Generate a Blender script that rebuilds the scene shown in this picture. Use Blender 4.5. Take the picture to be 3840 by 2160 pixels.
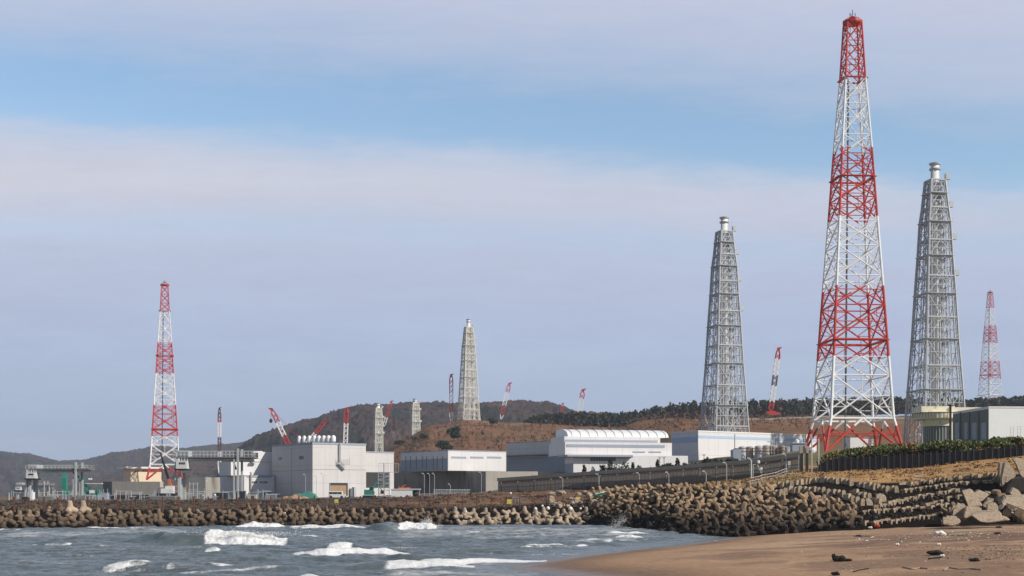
import bpy, math, random
import numpy as np
from mathutils import Vector, Matrix, Euler
C = bpy.context.scene
for o in list(bpy.data.objects): bpy.data.objects.remove(o)
random.seed(7); rng = np.random.default_rng(11)
R = math.radians

# ---------------------------------------------------------------- camera, sky, sun, exposure
F = 5275.0; HOR = 1870.0; EYE = 5.0
cam_d = bpy.data.cameras.new('camera'); cam = bpy.data.objects.new('camera', cam_d)
C.collection.objects.link(cam); C.camera = cam
cam.location = (0, 0, EYE); cam.rotation_euler = (R(90), 0, 0)
cam_d.sensor_width = 36; cam_d.lens = 36 * F / 3840; cam_d.shift_y = (HOR - 1080) / 3840
cam_d.clip_start = 0.5; cam_d.clip_end = 40000
C.render.resolution_x = 1024; C.render.resolution_y = 576
C.view_settings.view_transform = 'Standard'; C.view_settings.look = 'None'
C.view_settings.exposure = 0.0; C.view_settings.gamma = 1.0

SUN_AZ, SUN_EL = 119.0, 36.0           # azimuth clockwise from +Y
sd = Vector((math.sin(R(SUN_AZ)) * math.cos(R(SUN_EL)), math.cos(R(SUN_AZ)) * math.cos(R(SUN_EL)), math.sin(R(SUN_EL))))
ld = bpy.data.lights.new('sun', 'SUN'); ld.energy = 4.5; ld.angle = R(0.55); ld.color = (1.0, 0.94, 0.85)
lo = bpy.data.objects.new('sun', ld); C.collection.objects.link(lo)
lo.rotation_euler = (-sd).to_track_quat('-Z', 'Y').to_euler(); lo.location = (100, -100, 200)

W = bpy.data.worlds.new("World"); C.world = W; W.use_nodes = True
nt = W.node_tree; nt.nodes.clear(); N = nt.nodes.new; L = nt.links.new
def wmath(op, a, b=None, c=None, clamp=False):
    n = N('ShaderNodeMath'); n.operation = op; n.use_clamp = clamp
    for i, v in enumerate((a, b, c)):
        if v is None: continue
        if isinstance(v, (int, float)): n.inputs[i].default_value = v
        else: L(v, n.inputs[i])
    return n.outputs[0]
SKY_ST = 0.1
out = N('ShaderNodeOutputWorld'); bg = N('ShaderNodeBackground'); bg.inputs[1].default_value = SKY_ST
sky = N('ShaderNodeTexSky'); sky.sky_type = 'NISHITA'; sky.sun_disc = False
sky.sun_elevation = R(SUN_EL); sky.sun_rotation = R(SUN_AZ); sky.altitude = 0; sky.air_density = 1.0; sky.dust_density = 0.6; sky.ozone_density = 1.0
tc = N('ShaderNodeTexCoord'); sp = N('ShaderNodeSeparateXYZ'); L(tc.outputs['Generated'], sp.inputs[0])
yy = wmath('MAXIMUM', wmath('ABSOLUTE', sp.outputs[1]), 0.15)
u = wmath('DIVIDE', sp.outputs[0], yy); v = wmath('DIVIDE', sp.outputs[2], yy)
cb = N('ShaderNodeCombineXYZ'); L(wmath('MULTIPLY', u, 2.2), cb.inputs[0]); L(wmath('MULTIPLY', v, 11.0), cb.inputs[1])
def wnoise(scale, det, off, rough=0.55):
    m = N('ShaderNodeVectorMath'); m.operation = 'ADD'; L(cb.outputs[0], m.inputs[0]); m.inputs[1].default_value = (off, off * .7, 0)
    n = N('ShaderNodeTexNoise'); n.inputs['Scale'].default_value = scale; n.inputs['Detail'].default_value = det
    n.inputs['Roughness'].default_value = rough; L(m.outputs[0], n.inputs['Vector']); return n.outputs[0]
n1 = wmath('SUBTRACT', wnoise(1.6, 5, 3.1), 0.5); n2 = wmath('SUBTRACT', wnoise(4.5, 4, 9.7), 0.5)
# clear band: centre height falls to the right (as a real band of clear air between two decks)
vb = wmath('ADD', wmath('MULTIPLY', u, -0.073), 0.274)
vb = wmath('ADD', vb, wmath('ADD', wmath('MULTIPLY', n1, 0.045), wmath('ADD', wmath('MULTIPLY', n2, 0.026), wmath('MULTIPLY', wmath('SUBTRACT', wnoise(12.0, 6, 5.5, .7), 0.5), 0.022))))
dv = wmath('SUBTRACT', v, vb)
up = wmath('DIVIDE', wmath('MAXIMUM', dv, 0.0), 0.040)
dn = wmath('DIVIDE', wmath('MAXIMUM', wmath('MULTIPLY', dv, -1.0), 0.0), 0.034)
t = wmath('ADD', wmath('POWER', up, 2.0), wmath('POWER', dn, 4.5))
band = wmath('DIVIDE', 1.0, wmath('ADD', 1.0, t))
# faint lower blue streaks
v2 = wmath('ADD', wmath('MULTIPLY', u, -0.02), 0.187)
d2 = wmath('DIVIDE', wmath('SUBTRACT', wmath('ADD', v, wmath('MULTIPLY', n1, 0.05)), v2), 0.012)
b2 = wmath('MULTIPLY', wmath('DIVIDE', 1.0, wmath('ADD', 1.0, wmath('POWER', wmath('ABSOLUTE', d2), 2.0))), 0.28)
# above the cloud decks (and away from this quarter of the sky) the unseen part is made clear and dim to cut fill light
hi = wmath('MULTIPLY', wmath('SUBTRACT', v, 0.42), 5.0, clamp=True)
bk = wmath('MAXIMUM', wmath('MULTIPLY', wmath('SUBTRACT', 0.25, sp.outputs[1]), 4.0, clamp=True), wmath('MULTIPLY', wmath('SUBTRACT', wmath('ABSOLUTE', u), 0.9), 1.5, clamp=True))
clear = wmath('ADD', wmath('MAXIMUM', band, b2), wmath('MULTIPLY', n2, 0.22), clamp=True)
clear = wmath('MAXIMUM', clear, wmath('MULTIPLY', wmath('MAXIMUM', hi, bk), 0.92))
ramp = N('ShaderNodeValToRGB'); L(wmath('MULTIPLY', v, 2.5, clamp=True), ramp.inputs[0])
def s2l(c): return tuple((x / 255 / 12.92) if x <= 10 else ((x / 255 + 0.055) / 1.055) ** 2.4 for x in c)
def cl(c): return tuple(x / SKY_ST for x in s2l(c)) + (1,)
els = ramp.color_ramp.elements
els[0].position = 0.0; els[0].color = cl((170, 187, 212)); els[1].position = 1.0; els[1].color = cl((206, 205, 222))
for p, c in ((0.17, (173, 189, 216)), (0.33, (178, 190, 217)), (0.44, (187, 195, 218)), (0.56, (205, 206, 219)), (0.66, (200, 204, 220)), (0.80, (193, 200, 221))):
    e = els.new(p); e.color = cl(c)
n3 = wmath('SUBTRACT', wnoise(13.0, 6, 21.3, .68), 0.5)
nz = wmath('ADD', wmath('ADD', 1.06, wmath('MULTIPLY', n3, 0.13)), wmath('MULTIPLY', wmath('ADD', n1, n2), 0.10))
cm = N('ShaderNodeVectorMath'); cm.operation = 'SCALE'; L(ramp.outputs[0], cm.inputs[0]); L(nz, cm.inputs['Scale'])
mx = N('ShaderNodeMix'); mx.data_type = 'RGBA'; L(clear, mx.inputs['Factor']); L(cm.outputs[0], mx.inputs['A'])
sc = N('ShaderNodeMix'); sc.data_type = 'RGBA'; sc.blend_type = 'MULTIPLY'; sc.inputs['Factor'].default_value = 1
L(sky.outputs[0], sc.inputs['A']); fr_ = wmath('SUBTRACT', 1.0, wmath('MAXIMUM', hi, bk), clamp=True)
cc_ = N('ShaderNodeCombineXYZ')
for i_, (lo_, hi_) in enumerate(((.62, 1.52), (.64, 1.62), (.68, 1.63))): L(wmath('ADD', lo_, wmath('MULTIPLY', fr_, hi_ - lo_)), cc_.inputs[i_])
L(cc_.outputs[0], sc.inputs['B'])
L(sc.outputs['Result'], mx.inputs['B']); L(mx.outputs['Result'], bg.inputs[0]); L(bg.outputs[0], out.inputs[0])

# ---------------------------------------------------------------- helpers
def P(px, py, Y): return Vector(((px - 1920) / F * Y, Y, EYE + (HOR - py) / F * Y))
def zat(py, Y): return EYE + (HOR - py) / F * Y
def xat(px, Y): return (px - 1920) / F * Y
def tag(o, label=None, cat=None, group=None, kind=None):
    if label: o['label'] = label
    if cat: o['category'] = cat
    if group: o['group'] = group
    if kind: o['kind'] = kind
    return o
def empty(name, loc, label, cat, group=None, rz=0):
    o = bpy.data.objects.new(name, None); C.collection.objects.link(o)
    o.location = loc; o.rotation_euler = (0, 0, rz); o.empty_display_size = 0.5
    return tag(o, label, cat, group)
class MB:
    def __init__(s): s.v = []; s.f = []
    def add(s, vs, fs):
        b = len(s.v); s.v += [tuple(x) for x in vs]; s.f += [tuple(i + b for i in f) for f in fs]; return s
    def box(s, x0, x1, y0, y1, z0, z1):
        return s.add([(x0,y0,z0),(x1,y0,z0),(x1,y1,z0),(x0,y1,z0),(x0,y0,z1),(x1,y0,z1),(x1,y1,z1),(x0,y1,z1)],
                     [(0,3,2,1),(4,5,6,7),(0,1,5,4),(1,2,6,5),(2,3,7,6),(3,0,4,7)])
    def bar(s, a, b, r, n=4, r2=None):
        a = Vector(a); b = Vector(b); d = b - a
        if d.length < 1e-6: return s
        q = d.to_track_quat('Z', 'Y'); r2 = r if r2 is None else r2
        vs = []
        for p, rr in ((a, r), (b, r2)):
            for k in range(n):
                an = 2 * math.pi * (k + .5) / n
                vs.append(p + q @ Vector((math.cos(an) * rr, math.sin(an) * rr, 0)))
        fs = [(k, (k + 1) % n, n + (k + 1) % n, n + k) for k in range(n)]
        fs += [tuple(range(n - 1, -1, -1)), tuple(range(n, 2 * n))]
        return s.add(vs, fs)
    def prism(s, poly, z0, z1):
        n = len(poly)
        vs = [(x, y, z0) for x, y in poly] + [(x, y, z1) for x, y in poly]
        return s.add(vs, [tuple(range(n - 1, -1, -1)), tuple(range(n, 2 * n))] + [(k, (k + 1) % n, n + (k + 1) % n, n + k) for k in range(n)])
    def ngon_x(s, prof, x0, x1):   # profile in (y,z) extruded along x
        n = len(prof)
        vs = [(x0, y, z) for y, z in prof] + [(x1, y, z) for y, z in prof]
        return s.add(vs, [tuple(range(n - 1, -1, -1)), tuple(range(n, 2 * n))] + [(k, (k + 1) % n, n + (k + 1) % n, n + k) for k in range(n)])
    def lathe(s, prof, cx=0, cy=0, n=16):
        vs = []; m = len(prof)
        for r, z in prof:
            for k in range(n): a = 2 * math.pi * k / n; vs.append((cx + r * math.cos(a), cy + r * math.sin(a), z))
        fs = [(i * n + k, i * n + (k + 1) % n, (i + 1) * n + (k + 1) % n, (i + 1) * n + k) for i in range(m - 1) for k in range(n)]
        fs += [tuple(range(n - 1, -1, -1)), tuple(range((m - 1) * n, m * n))]
        return s.add(vs, fs)
    def build(s, name, mat, parent=None, smooth=False, loc=None):
        me = bpy.data.meshes.new(name); me.from_pydata(s.v, [], s.f); me.update()
        me.materials.append(mat)
        if smooth: me.polygons.foreach_set('use_smooth', [True] * len(me.polygons))
        o = bpy.data.objects.new(name, me); C.collection.objects.link(o)
        if parent: o.parent = parent
        if loc is not None: o.location = loc
        return o
def np_mesh(name, V, Q, mat, smooth=False, attrs=None, cols=None, parent=None):
    me = bpy.data.meshes.new(name); V = np.asarray(V, np.float32); Q = np.asarray(Q, np.int32); k = Q.shape[1]
    me.vertices.add(len(V)); me.vertices.foreach_set('co', V.ravel())
    me.loops.add(Q.size); me.loops.foreach_set('vertex_index', Q.ravel())
    me.polygons.add(len(Q)); me.polygons.foreach_set('loop_start', np.arange(0, Q.size, k, dtype=np.int32))
    if smooth: me.polygons.foreach_set('use_smooth', np.ones(len(Q), bool))
    me.update(calc_edges=True); me.validate()
    for nm, a in (attrs or {}).items():
        at = me.attributes.new(nm, 'FLOAT', 'POINT'); at.data.foreach_set('value', np.asarray(a, np.float32).ravel())
    if cols is not None:
        at = me.attributes.new('Col', 'FLOAT_COLOR', 'POINT')
        c = np.ones((len(V), 4), np.float32); c[:, :3] = cols; at.data.foreach_set('color', c.ravel())
    me.materials.append(mat)
    o = bpy.data.objects.new(name, me); C.collection.objects.link(o)
    if parent: o.parent = parent
    return o
def copy_tree(o, parent=None):
    c = o.copy(); C.collection.objects.link(c); c.parent = parent
    for ch in list(o.children): copy_tree(ch, c)
    return c
# value noise
def vnoise(x, y, seed=0):
    xi = np.floor(x).astype(np.int64); yi = np.floor(y).astype(np.int64); xf = x - xi; yf = y - yi
    def h(a, b):
        n = (a * 374761393 + b * 668265263 + seed * 974711) & 0xffffffff
        n = ((n ^ (n >> 13)) * 1274126177) & 0xffffffff
        return ((n ^ (n >> 16)) & 0xffff) / 65535.0
    sx = xf * xf * (3 - 2 * xf); sy = yf * yf * (3 - 2 * yf)
    return (h(xi, yi) * (1 - sx) + h(xi + 1, yi) * sx) * (1 - sy) + (h(xi, yi + 1) * (1 - sx) + h(xi + 1, yi + 1) * sx) * sy
def fbm(x, y, o=4, seed=0):
    s = 0; a = .5; t = 0
    for i in range(o): s = s + a * vnoise(x * 2 ** i, y * 2 ** i, seed + i * 17); t += a; a *= .5
    return s / t
def sstep(a, b, x):
    t = np.clip((x - a) / (b - a), 0, 1); return t * t * (3 - 2 * t)

# ---------------------------------------------------------------- materials
def nodes(name):
    m = bpy.data.materials.new(name); m.use_nodes = True; t = m.node_tree
    return m, t, t.nodes['Principled BSDF']
def mat(name, col, rough=0.7, var=0.15, scale=1.0, bump=0.0, bscale=None, metal=0.0, streak=0.0, stain=None, objrand=0.0, panel=0.0, attr=False, wet_shade=None, spec=0.5, coords='Object'):
    m, t, b = nodes(name); n = t.nodes.new; l = t.links.new
    tcn = n('ShaderNodeTexCoord'); vec = tcn.outputs['Object']
    if coords == 'World': g = n('ShaderNodeNewGeometry'); vec = g.outputs['Position']
    def mth(op, a, b_, clamp=False):
        q = n('ShaderNodeMath'); q.operation = op; q.use_clamp = clamp
        for i, x in enumerate((a, b_)):
            if isinstance(x, (int, float)): q.inputs[i].default_value = x
            elif x is not None: l(x, q.inputs[i])
        return q.outputs[0]
    def noi(sc, det=4, vin=None, sx=None):
        q = n('ShaderNodeTexNoise'); q.inputs['Scale'].default_value = sc; q.inputs['Detail'].default_value = det
        src = vin or vec
        if sx:
            mp = n('ShaderNodeMapping'); mp.inputs['Scale'].default_value = sx; l(src, mp.inputs[0]); src = mp.outputs[0]
        l(src, q.inputs['Vector']); return q.outputs[0]
    fac = mth('ADD', 1.0, mth('MULTIPLY', mth('SUBTRACT', noi(scale), 0.5), var * 2.6))
    fac = mth('ADD', fac, mth('MULTIPLY', mth('SUBTRACT', noi(scale * 5.3, 3), 0.5), var * 1.6))
    if streak: fac = mth('ADD', fac, mth('MULTIPLY', mth('SUBTRACT', noi(1.0, 4, sx=(.9, .9, .06)), 0.5), streak * 2))
    if objrand:
        oi = n('ShaderNodeObjectInfo'); fac = mth('MULTIPLY', fac, mth('ADD', 1 - objrand, mth('MULTIPLY', oi.outputs['Random'], 2 * objrand)))
    if panel:
        sx_ = n('ShaderNodeSeparateXYZ'); l(vec, sx_.inputs[0])
        s = mth('ADD', sx_.outputs[0], sx_.outputs[1])
        fr = mth('FRACT', mth('DIVIDE', s, panel), None)
        line = mth('LESS_THAN', fr, 0.05)
        fr2 = mth('FRACT', mth('DIVIDE', sx_.outputs[2], panel * 1.3), None)
        line = mth('MAXIMUM', line, mth('LESS_THAN', fr2, 0.04))
        fac = mth('MULTIPLY', fac, mth('SUBTRACT', 1.0, mth('MULTIPLY', line, 0.13)))
    base = None
    if attr:
        a = n('ShaderNodeAttribute'); a.attribute_name = 'Col'; base = a.outputs['Color']
    vm = n('ShaderNodeVectorMath'); vm.operation = 'SCALE'
    if base: l(base, vm.inputs[0])
    else: vm.inputs[0].default_value = col[:3]
    l(fac, vm.inputs['Scale']); res = vm.outputs[0]
    if stain:
        mxn = n('ShaderNodeMix'); mxn.data_type = 'RGBA'
        f2 = mth('MULTIPLY', mth('SUBTRACT', noi(stain[1], 5, sx=stain[2] if len(stain) > 2 else None), stain[3] if len(stain) > 3 else 0.52), 7.0, clamp=True)
        l(f2, mxn.inputs['Factor']); l(res, mxn.inputs['A']); mxn.inputs['B'].default_value = stain[0] + (1,); res = mxn.outputs['Result']
    if wet_shade:  # darkens low parts: damp, plus shade put into the colour of piled blocks
        g = n('ShaderNodeNewGeometry'); sz = n('ShaderNodeSeparateXYZ'); l(g.outputs['Position'], sz.inputs[0])
        z_ = mth('ADD', sz.outputs[2], mth('MULTIPLY', noi(1.2, 3), wet_shade[2]))
        f3 = mth('DIVIDE', mth('SUBTRACT', z_, wet_shade[0]), wet_shade[1] - wet_shade[0], clamp=True)
        mxn = n('ShaderNodeMix'); mxn.data_type = 'RGBA'; l(f3, mxn.inputs['Factor']); mxn.inputs['A'].default_value = wet_shade[3] + (1,); l(res, mxn.inputs['B']); res = mxn.outputs['Result']
    l(res, b.inputs['Base Color'])
    b.inputs['Roughness'].default_value = rough; b.inputs['Metallic'].default_value = metal
    b.inputs['Specular IOR Level'].default_value = spec
    if bump:
        bp = n('ShaderNodeBump'); bp.inputs['Strength'].default_value = 1.0; bp.inputs['Distance'].default_value = bump
        l(noi(bscale or scale * 4, 6), bp.inputs['Height']); l(bp.outputs[0], b.inputs['Normal'])
    return m
M = {}
M['white'] = mat('white_paint', (.80, .79, .77), .5, .05, .5, streak=.05)
M['towerwhite'] = mat('white_tower_paint', (.86, .86, .86), .45, .06, .3)
M['towerred'] = mat('red_tower_paint', (.56, .040, .022), .5, .2, .25)
M['cranered'] = mat('red_crane_paint', (.50, .04, .03), .5, .12, .3)
M['steel'] = mat('grey_steel', (.48, .50, .525), .5, .12, .3, streak=.1)
M['lightsteel'] = mat('pale_steel', (.62, .63, .63), .5, .1, .3, streak=.1)
M['gantry'] = mat('gantry_paint', (.44, .46, .46), .5, .14, .6, streak=.2, stain=((.22, .15, .10), .9, (1, 1, .4), .64))
M['flue'] = mat('pale_flue_paint', (.78, .78, .76), .5, .08, .3, streak=.12)
M['creamsteel'] = mat('lit_cream_steel', (.70, .68, .60), .5, .1, .3, streak=.1)
M['wallpale'] = mat('pale_cladding', (.62, .59, .58), .6, .07, .15, streak=.06, panel=4.2)
M['wallwhite'] = mat('white_cladding', (.74, .72, .715), .55, .06, .2, streak=.05, panel=5.0)
M['blueband'] = mat('pale_blue_cladding', (.42, .56, .74), .6, .05, .3)
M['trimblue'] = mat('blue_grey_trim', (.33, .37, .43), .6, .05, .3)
M['roofwhite'] = mat('white_metal_roof', (.85, .85, .84), .4, .05, .2)
M['dark'] = mat('dark_opening', (.03, .032, .035), .6, .1, 1)
M['glass'] = mat('window_glass', (.04, .045, .05), .15, .1, 1)
M['rustdoor'] = mat('tan_shutter', (.38, .24, .13), .7, .15, .6, streak=.2)
M['concrete'] = mat('weathered_concrete', (.33, .30, .265), .9, .12, .12, streak=.22, stain=((.16, .145, .125), .25, (1, 1, .25), .55), bump=.02)
M['conclight'] = mat('pale_concrete', (.42, .38, .33), .9, .12, .2, streak=.18, bump=.02)
M['concdark'] = mat('grey_concrete', (.18, .18, .18), .9, .15, .2, streak=.2)
M['cream'] = mat('cream_wall', (.80, .66, .47), .7, .05, .3, streak=.06)
M['creamroof'] = mat('cream_parapet', (.82, .76, .58), .7, .06, .3, stain=((.42, .22, .10), .5, (1, 1, .5), .60), streak=.1)
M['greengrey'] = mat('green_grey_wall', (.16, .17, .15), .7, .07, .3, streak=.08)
M['green'] = mat('green_machine_paint', (.03, .22, .17), .5, .2, .8)
M['tarp'] = mat('green_tarpaulin', (.06, .25, .20), .7, .2, .8)
M['black'] = mat('black_paint', (.02, .02, .022), .5, .15, 1)
M['orange'] = mat('orange_machine_paint', (.50, .13, .04), .5, .2, .7)
M['yellow'] = mat('yellow_sign', (.75, .60, .12), .5, .1, 2)
M['rustpost'] = mat('rusty_steel', (.13, .055, .04), .85, .25, 3)
M['tetra'] = mat('tan_concrete_blocks', (.235, .165, .105), .92, .28, .9, bump=.05, bscale=5, objrand=.34, stain=((.12, .085, .055), 1.1, (1, 1, 1), .56), wet_shade=(1.0, 3.9, 1.6, (.05, .032, .02)))  # low dark tone is damp and also painted shade between the tetrapods
M['tetrapale'] = mat('pale_concrete_blocks', (.40, .31, .22), .92, .18, .9, bump=.05, bscale=5, objrand=.15, stain=((.20, .15, .10), 1.0, (1, 1, 1), .60), wet_shade=(0.0, 1.2, .8, (.10, .07, .05)))
M['armour'] = mat('brown_armour_blocks', (.36, .245, .145), .92, .2, .9, bump=.05, bscale=5, objrand=.16, stain=((.11, .075, .05), .8, (1, 1, 1), .54), wet_shade=(2.8, 6.3, 2.6, (.030, .019, .012)))  # low dark tone also paints the shadow gaps of the armour slope
M['rowblock'] = mat('row_block_concrete', (.45, .345, .235), .92, .14, .9, bump=.03, bscale=5, objrand=.14, stain=((.20, .15, .10), .8, (1, 1, 1), .58))
M['bigblock'] = mat('pale_block_concrete', (.42, .33, .235), .92, .2, .8, bump=.14, bscale=3, stain=((.22, .165, .115), .9, (1, 1, 1), .53))
M['darkrock'] = mat('shadow_dark_rock', (.035, .027, .022), .9, .3, .8, bump=.1)  # near-black colour carries the shade of the gaps
M['sand'] = mat('sand', (.33, .205, .125), .95, .05, .2)
M['wood'] = mat('pale_driftwood', (.38, .30, .22), .9, .2, 3)
M['darkwood'] = mat('dark_driftwood', (.018, .014, .012), .9, .3, 6, bump=.03)
M['foamplastic'] = mat('white_foam_plastic', (.85, .83, .78), .7, .06, 3)
M['redplastic'] = mat('red_plastic', (.50, .08, .04), .6, .1, 3)
M['net'] = mat('green_net', (.24, .30, .20), .9, .3, 6)
M['leaf'] = mat('leaves', (1, 1, 1), .8, .25, .7, attr=True, coords='World')
M['bark'] = mat('bark', (.09, .065, .045), .95, .2, 4)
M['ground'] = mat('ground_cover', (1, 1, 1), 1.0, spec=.08, var=.22, scale=.08, attr=True, coords='World', bump=.25, bscale=.5)
M['hill'] = mat('wooded_hillside', (1, 1, 1), .95, .28, .02, attr=True, coords='World')
M['vanwhite'] = mat('van_paint', (.75, .75, .73), .35, .04, 1)
M['fencemesh'] = mat('fence_mesh', (.21, .185, .16), .8, .2, .4)
M['blackfence'] = mat('black_fence', (.032, .032, .042), .7, .3, .5)
M['grass'] = mat('dry_grass', (1, 1, 1), .9, .2, 1, attr=True, coords='World')
# ---------------------------------------------------------------- the land: profiles per bearing
COLS = [-2500, 0, 900, 1300, 1500, 1620, 1757, 1900, 2200, 2300, 2400, 2560, 2740, 3000, 3100, 3400, 3840, 6500]
PR = {  # (Y,z) knots: B shore, C crest, D, E fence foot, F, G plant, H, I, J, K, end
 -2500: [(205,-.4),(216,2.6),(222,3.1),(240,4.0),(280,4.4),(420,5),(700,5),(1050,5),(1500,4),(3000,3)],
 0:     [(229,-.4),(240,2.6),(246,3.1),(262,3.9),(300,4.3),(420,4.9),(700,5),(1050,5),(1500,4),(3000,4)],
 900:   [(258,-.4),(268,2.4),(274,3.0),(285,3.9),(320,4.5),(430,5.2),(700,6),(1050,16),(1500,20),(3000,30)],
 1300:  [(260,-.4),(270,2.4),(276,3.0),(288,4.0),(330,4.8),(430,5.4),(700,8),(1050,12),(1500,20),(3000,30)],
 1500:  [(262,-.4),(272,2.4),(278,3.1),(290,4.3),(330,5.2),(430,5.6),(660,12),(1140,51.5),(1300,50),(3000,40)],
 1620:  [(263,-.4),(273,2.4),(279,3.2),(291,4.4),(330,5.6),(430,6),(660,12),(1140,64.5),(1300,62),(3000,50)],
 1757:  [(264,-.4),(274,2.4),(280,3.2),(293,4.5),(330,6),(430,6.5),(660,13),(1140,68.5),(1300,68),(3000,60)],
 1900:  [(266,-.4),(275,2.4),(281,3.4),(296,4.6),(333,6.6),(430,7.5),(660,16),(1140,66.5),(1300,66),(3000,60)],
 2200:  [(268,-.4),(280,3.0),(286,4.2),(300,6.0),(317,7.3),(420,9.5),(640,19),(1130,63),(1300,66),(3000,60)],
 2300:  [(251,-.4),(278,6.4),(286,6.7),(305,7.3),(313,8.0),(410,10.5),(640,20),(1130,62.5),(1300,68),(3000,60)],
 2400:  [(235,-.4),(266,6.8),(276,7.0),(298,7.4),(306,8.4),(410,11.2),(630,21),(1080,65.5),(1300,69),(3000,60)],
 2560:  [(203,-.4),(243,6.9),(254,7.1),(285,7.5),(293,8.8),(400,12.4),(620,24),(960,60),(1250,70),(3000,60)],
 2740:  [(182,-.4),(225,6.7),(232,7.3),(272,8.6),(280,10),(400,15),(620,25),(880,55),(1250,72),(3000,60)],
 3000:  [(180,0.3),(214,7.0),(222,7.8),(255,9.9),(264,11),(400,18.6),(620,25),(880,55),(1250,74),(3000,60)],
 3100:  [(181,0.8),(213,7.5),(221,8.2),(251,9.7),(262,10.8),(420,19),(620,25),(880,55),(1250,75),(3000,70)],
 3400:  [(184,1.8),(211,7.2),(221,8.2),(247,10.3),(258,12),(420,20),(620,25),(880,55),(1250,77),(3000,90)],
 3840:  [(180,2.4),(203,8.4),(222,10.2),(241,12.3),(256,14),(420,21),(620,26),(880,56),(1250,84),(3000,120)],
 6500:  [(180,2.6),(203,8.4),(222,10.2),(241,12.3),(256,14),(420,21),(620,26),(880,56),(1250,84),(3000,120)],
}
KY = np.array([[k[0] for k in PR[c]] for c in COLS], float); KZ = np.array([[k[1] for k in PR[c]] for c in COLS], float)
def profile(x, Y):
    x = np.asarray(x, float); Y = np.asarray(Y, float)
    px = np.clip(x / np.maximum(Y, 60) * F + 1920, COLS[0], COLS[-1] - 1e-3)
    ci = np.searchsorted(COLS, px, side='right') - 1; ca = np.array(COLS, float)
    w = (px - ca[ci]) / (ca[ci + 1] - ca[ci]); w = w * w * (3 - 2 * w) * .5 + w * .5
    K = KY.shape[1]
    z = np.full(np.broadcast(x, Y).shape, -2.0)
    ky = [KY[ci, k] * (1 - w) + KY[ci + 1, k] * w for k in range(K)]; kz = [KZ[ci, k] * (1 - w) + KZ[ci + 1, k] * w for k in range(K)]
    z = np.where(Y > ky[0] - 8, -2 + (kz[0] + 2) * np.clip((Y - ky[0] + 8) / 8, 0, 1), z)
    for k in range(K - 1):
        t = np.clip((Y - ky[k]) / (ky[k + 1] - ky[k]), 0, 1)
        z = np.where(Y > ky[k], kz[k] + (kz[k + 1] - kz[k]) * t, z)
    return z
def knotY(px, k): return float(np.interp(px, COLS, KY[:, k]))
SHORE = [(-15,-60),(-12,0),(-6,25),(3,50),(8,72),(5.4,88),(1.6,96),(-.1,101.4),(2.2,109.4),(6.6,124.4),(12.6,139.6),(17,148),(24,167),(29.5,184),(36,200),(60,230),(400,230),(400,-60)]
def shore_d(x, y):
    x = np.asarray(x, float); y = np.asarray(y, float); best = np.full(x.shape, 1e9); inside = np.zeros(x.shape, bool); n = len(SHORE)
    for i in range(n):
        x0, y0 = SHORE[i]; x1, y1 = SHORE[(i + 1) % n]; dx = x1 - x0; dy = y1 - y0
        t = np.clip(((x - x0) * dx + (y - y0) * dy) / (dx * dx + dy * dy), 0, 1)
        best = np.minimum(best, np.hypot(x - x0 - t * dx, y - y0 - t * dy))
        c = ((y0 > y) != (y1 > y)) & (x < (x1 - x0) * (y - y0) / ((y1 - y0) if y1 != y0 else 1e-9) + x0)
        inside ^= c
    return np.where(inside, best, -best)
def beach_z(x, y):
    d = shore_d(x, y) + (fbm(x / 6, y / 6, 3, 5) - .5) * 1.2
    z = np.where(d > 0, 2.7 * (1 - np.exp(-d / 34.0)), d * 0.06)
    z = z + np.where(d > 3, (fbm(x / 5.0, y / 7.0, 4, 9) - .5) * .30 * np.clip((d - 3) / 10, 0, 1), 0)
    return np.maximum(z, -2.0)
def gnoise(x, y):
    a = np.interp(y, [150, 300, 600, 1200], [.12, .25, .8, 3.5])
    s = np.interp(y, [150, 300, 600, 1200], [2.5, 4, 12, 45])
    return (fbm(x / 3.5, y / 3.5, 4, 3) - .5) * .35 + (fbm(x / 30, y / 40, 4, 31) - .5) * np.where(y > 600, 5.0, 0.0) * sstep(600, 900, y)
def gz(x, y):
    x = np.asarray(x, float); y = np.asarray(y, float)
    p = profile(x, y); return np.maximum(p + np.where(p > 0, gnoise(x, y), 0), beach_z(x, y))
def g1(x, y): return float(gz(np.array([x]), np.array([y]))[0])
def hit(px, py, y0=60.0, y1=1200.0):
    Y = np.arange(y0, y1, 3.0); g = gz((px - 1920) / F * Y, Y); k = int(np.argmax(g >= EYE + (HOR - py) / F * Y)); a_ = Y[max(0, k - 1)]
    Y = np.arange(a_ - .5, a_ + 4, .1); X = (px - 1920) / F * Y; Z = EYE + (HOR - py) / F * Y
    g = gz(X, Y); k = int(np.argmax(g >= Z))
    return Vector((X[k], Y[k], g[k]))

rows = np.concatenate([np.arange(-60, 60, 4.0), np.arange(60, 340, .8), np.arange(340, 520, 2.5), np.arange(520, 1500, 6), np.arange(1500, 3000, 60), np.arange(3000, 12001, 400)])
tt = np.concatenate([np.linspace(-1.6, -.42, 60), np.linspace(-.41, .41, 560), np.linspace(.42, 1.6, 60)])
YY, TT = np.meshgrid(rows, tt, indexing='ij'); XX = TT * np.maximum(YY, 120.0)
PZ = profile(XX, YY); BZ = beach_z(XX, YY); G = np.maximum(PZ + np.where(PZ > 0, gnoise(XX, YY), 0), BZ)
isb = (BZ >= PZ) & (shore_d(XX, YY) > -40) & (YY < 232)
PXM = XX / np.maximum(YY, 60) * F + 1920
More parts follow.
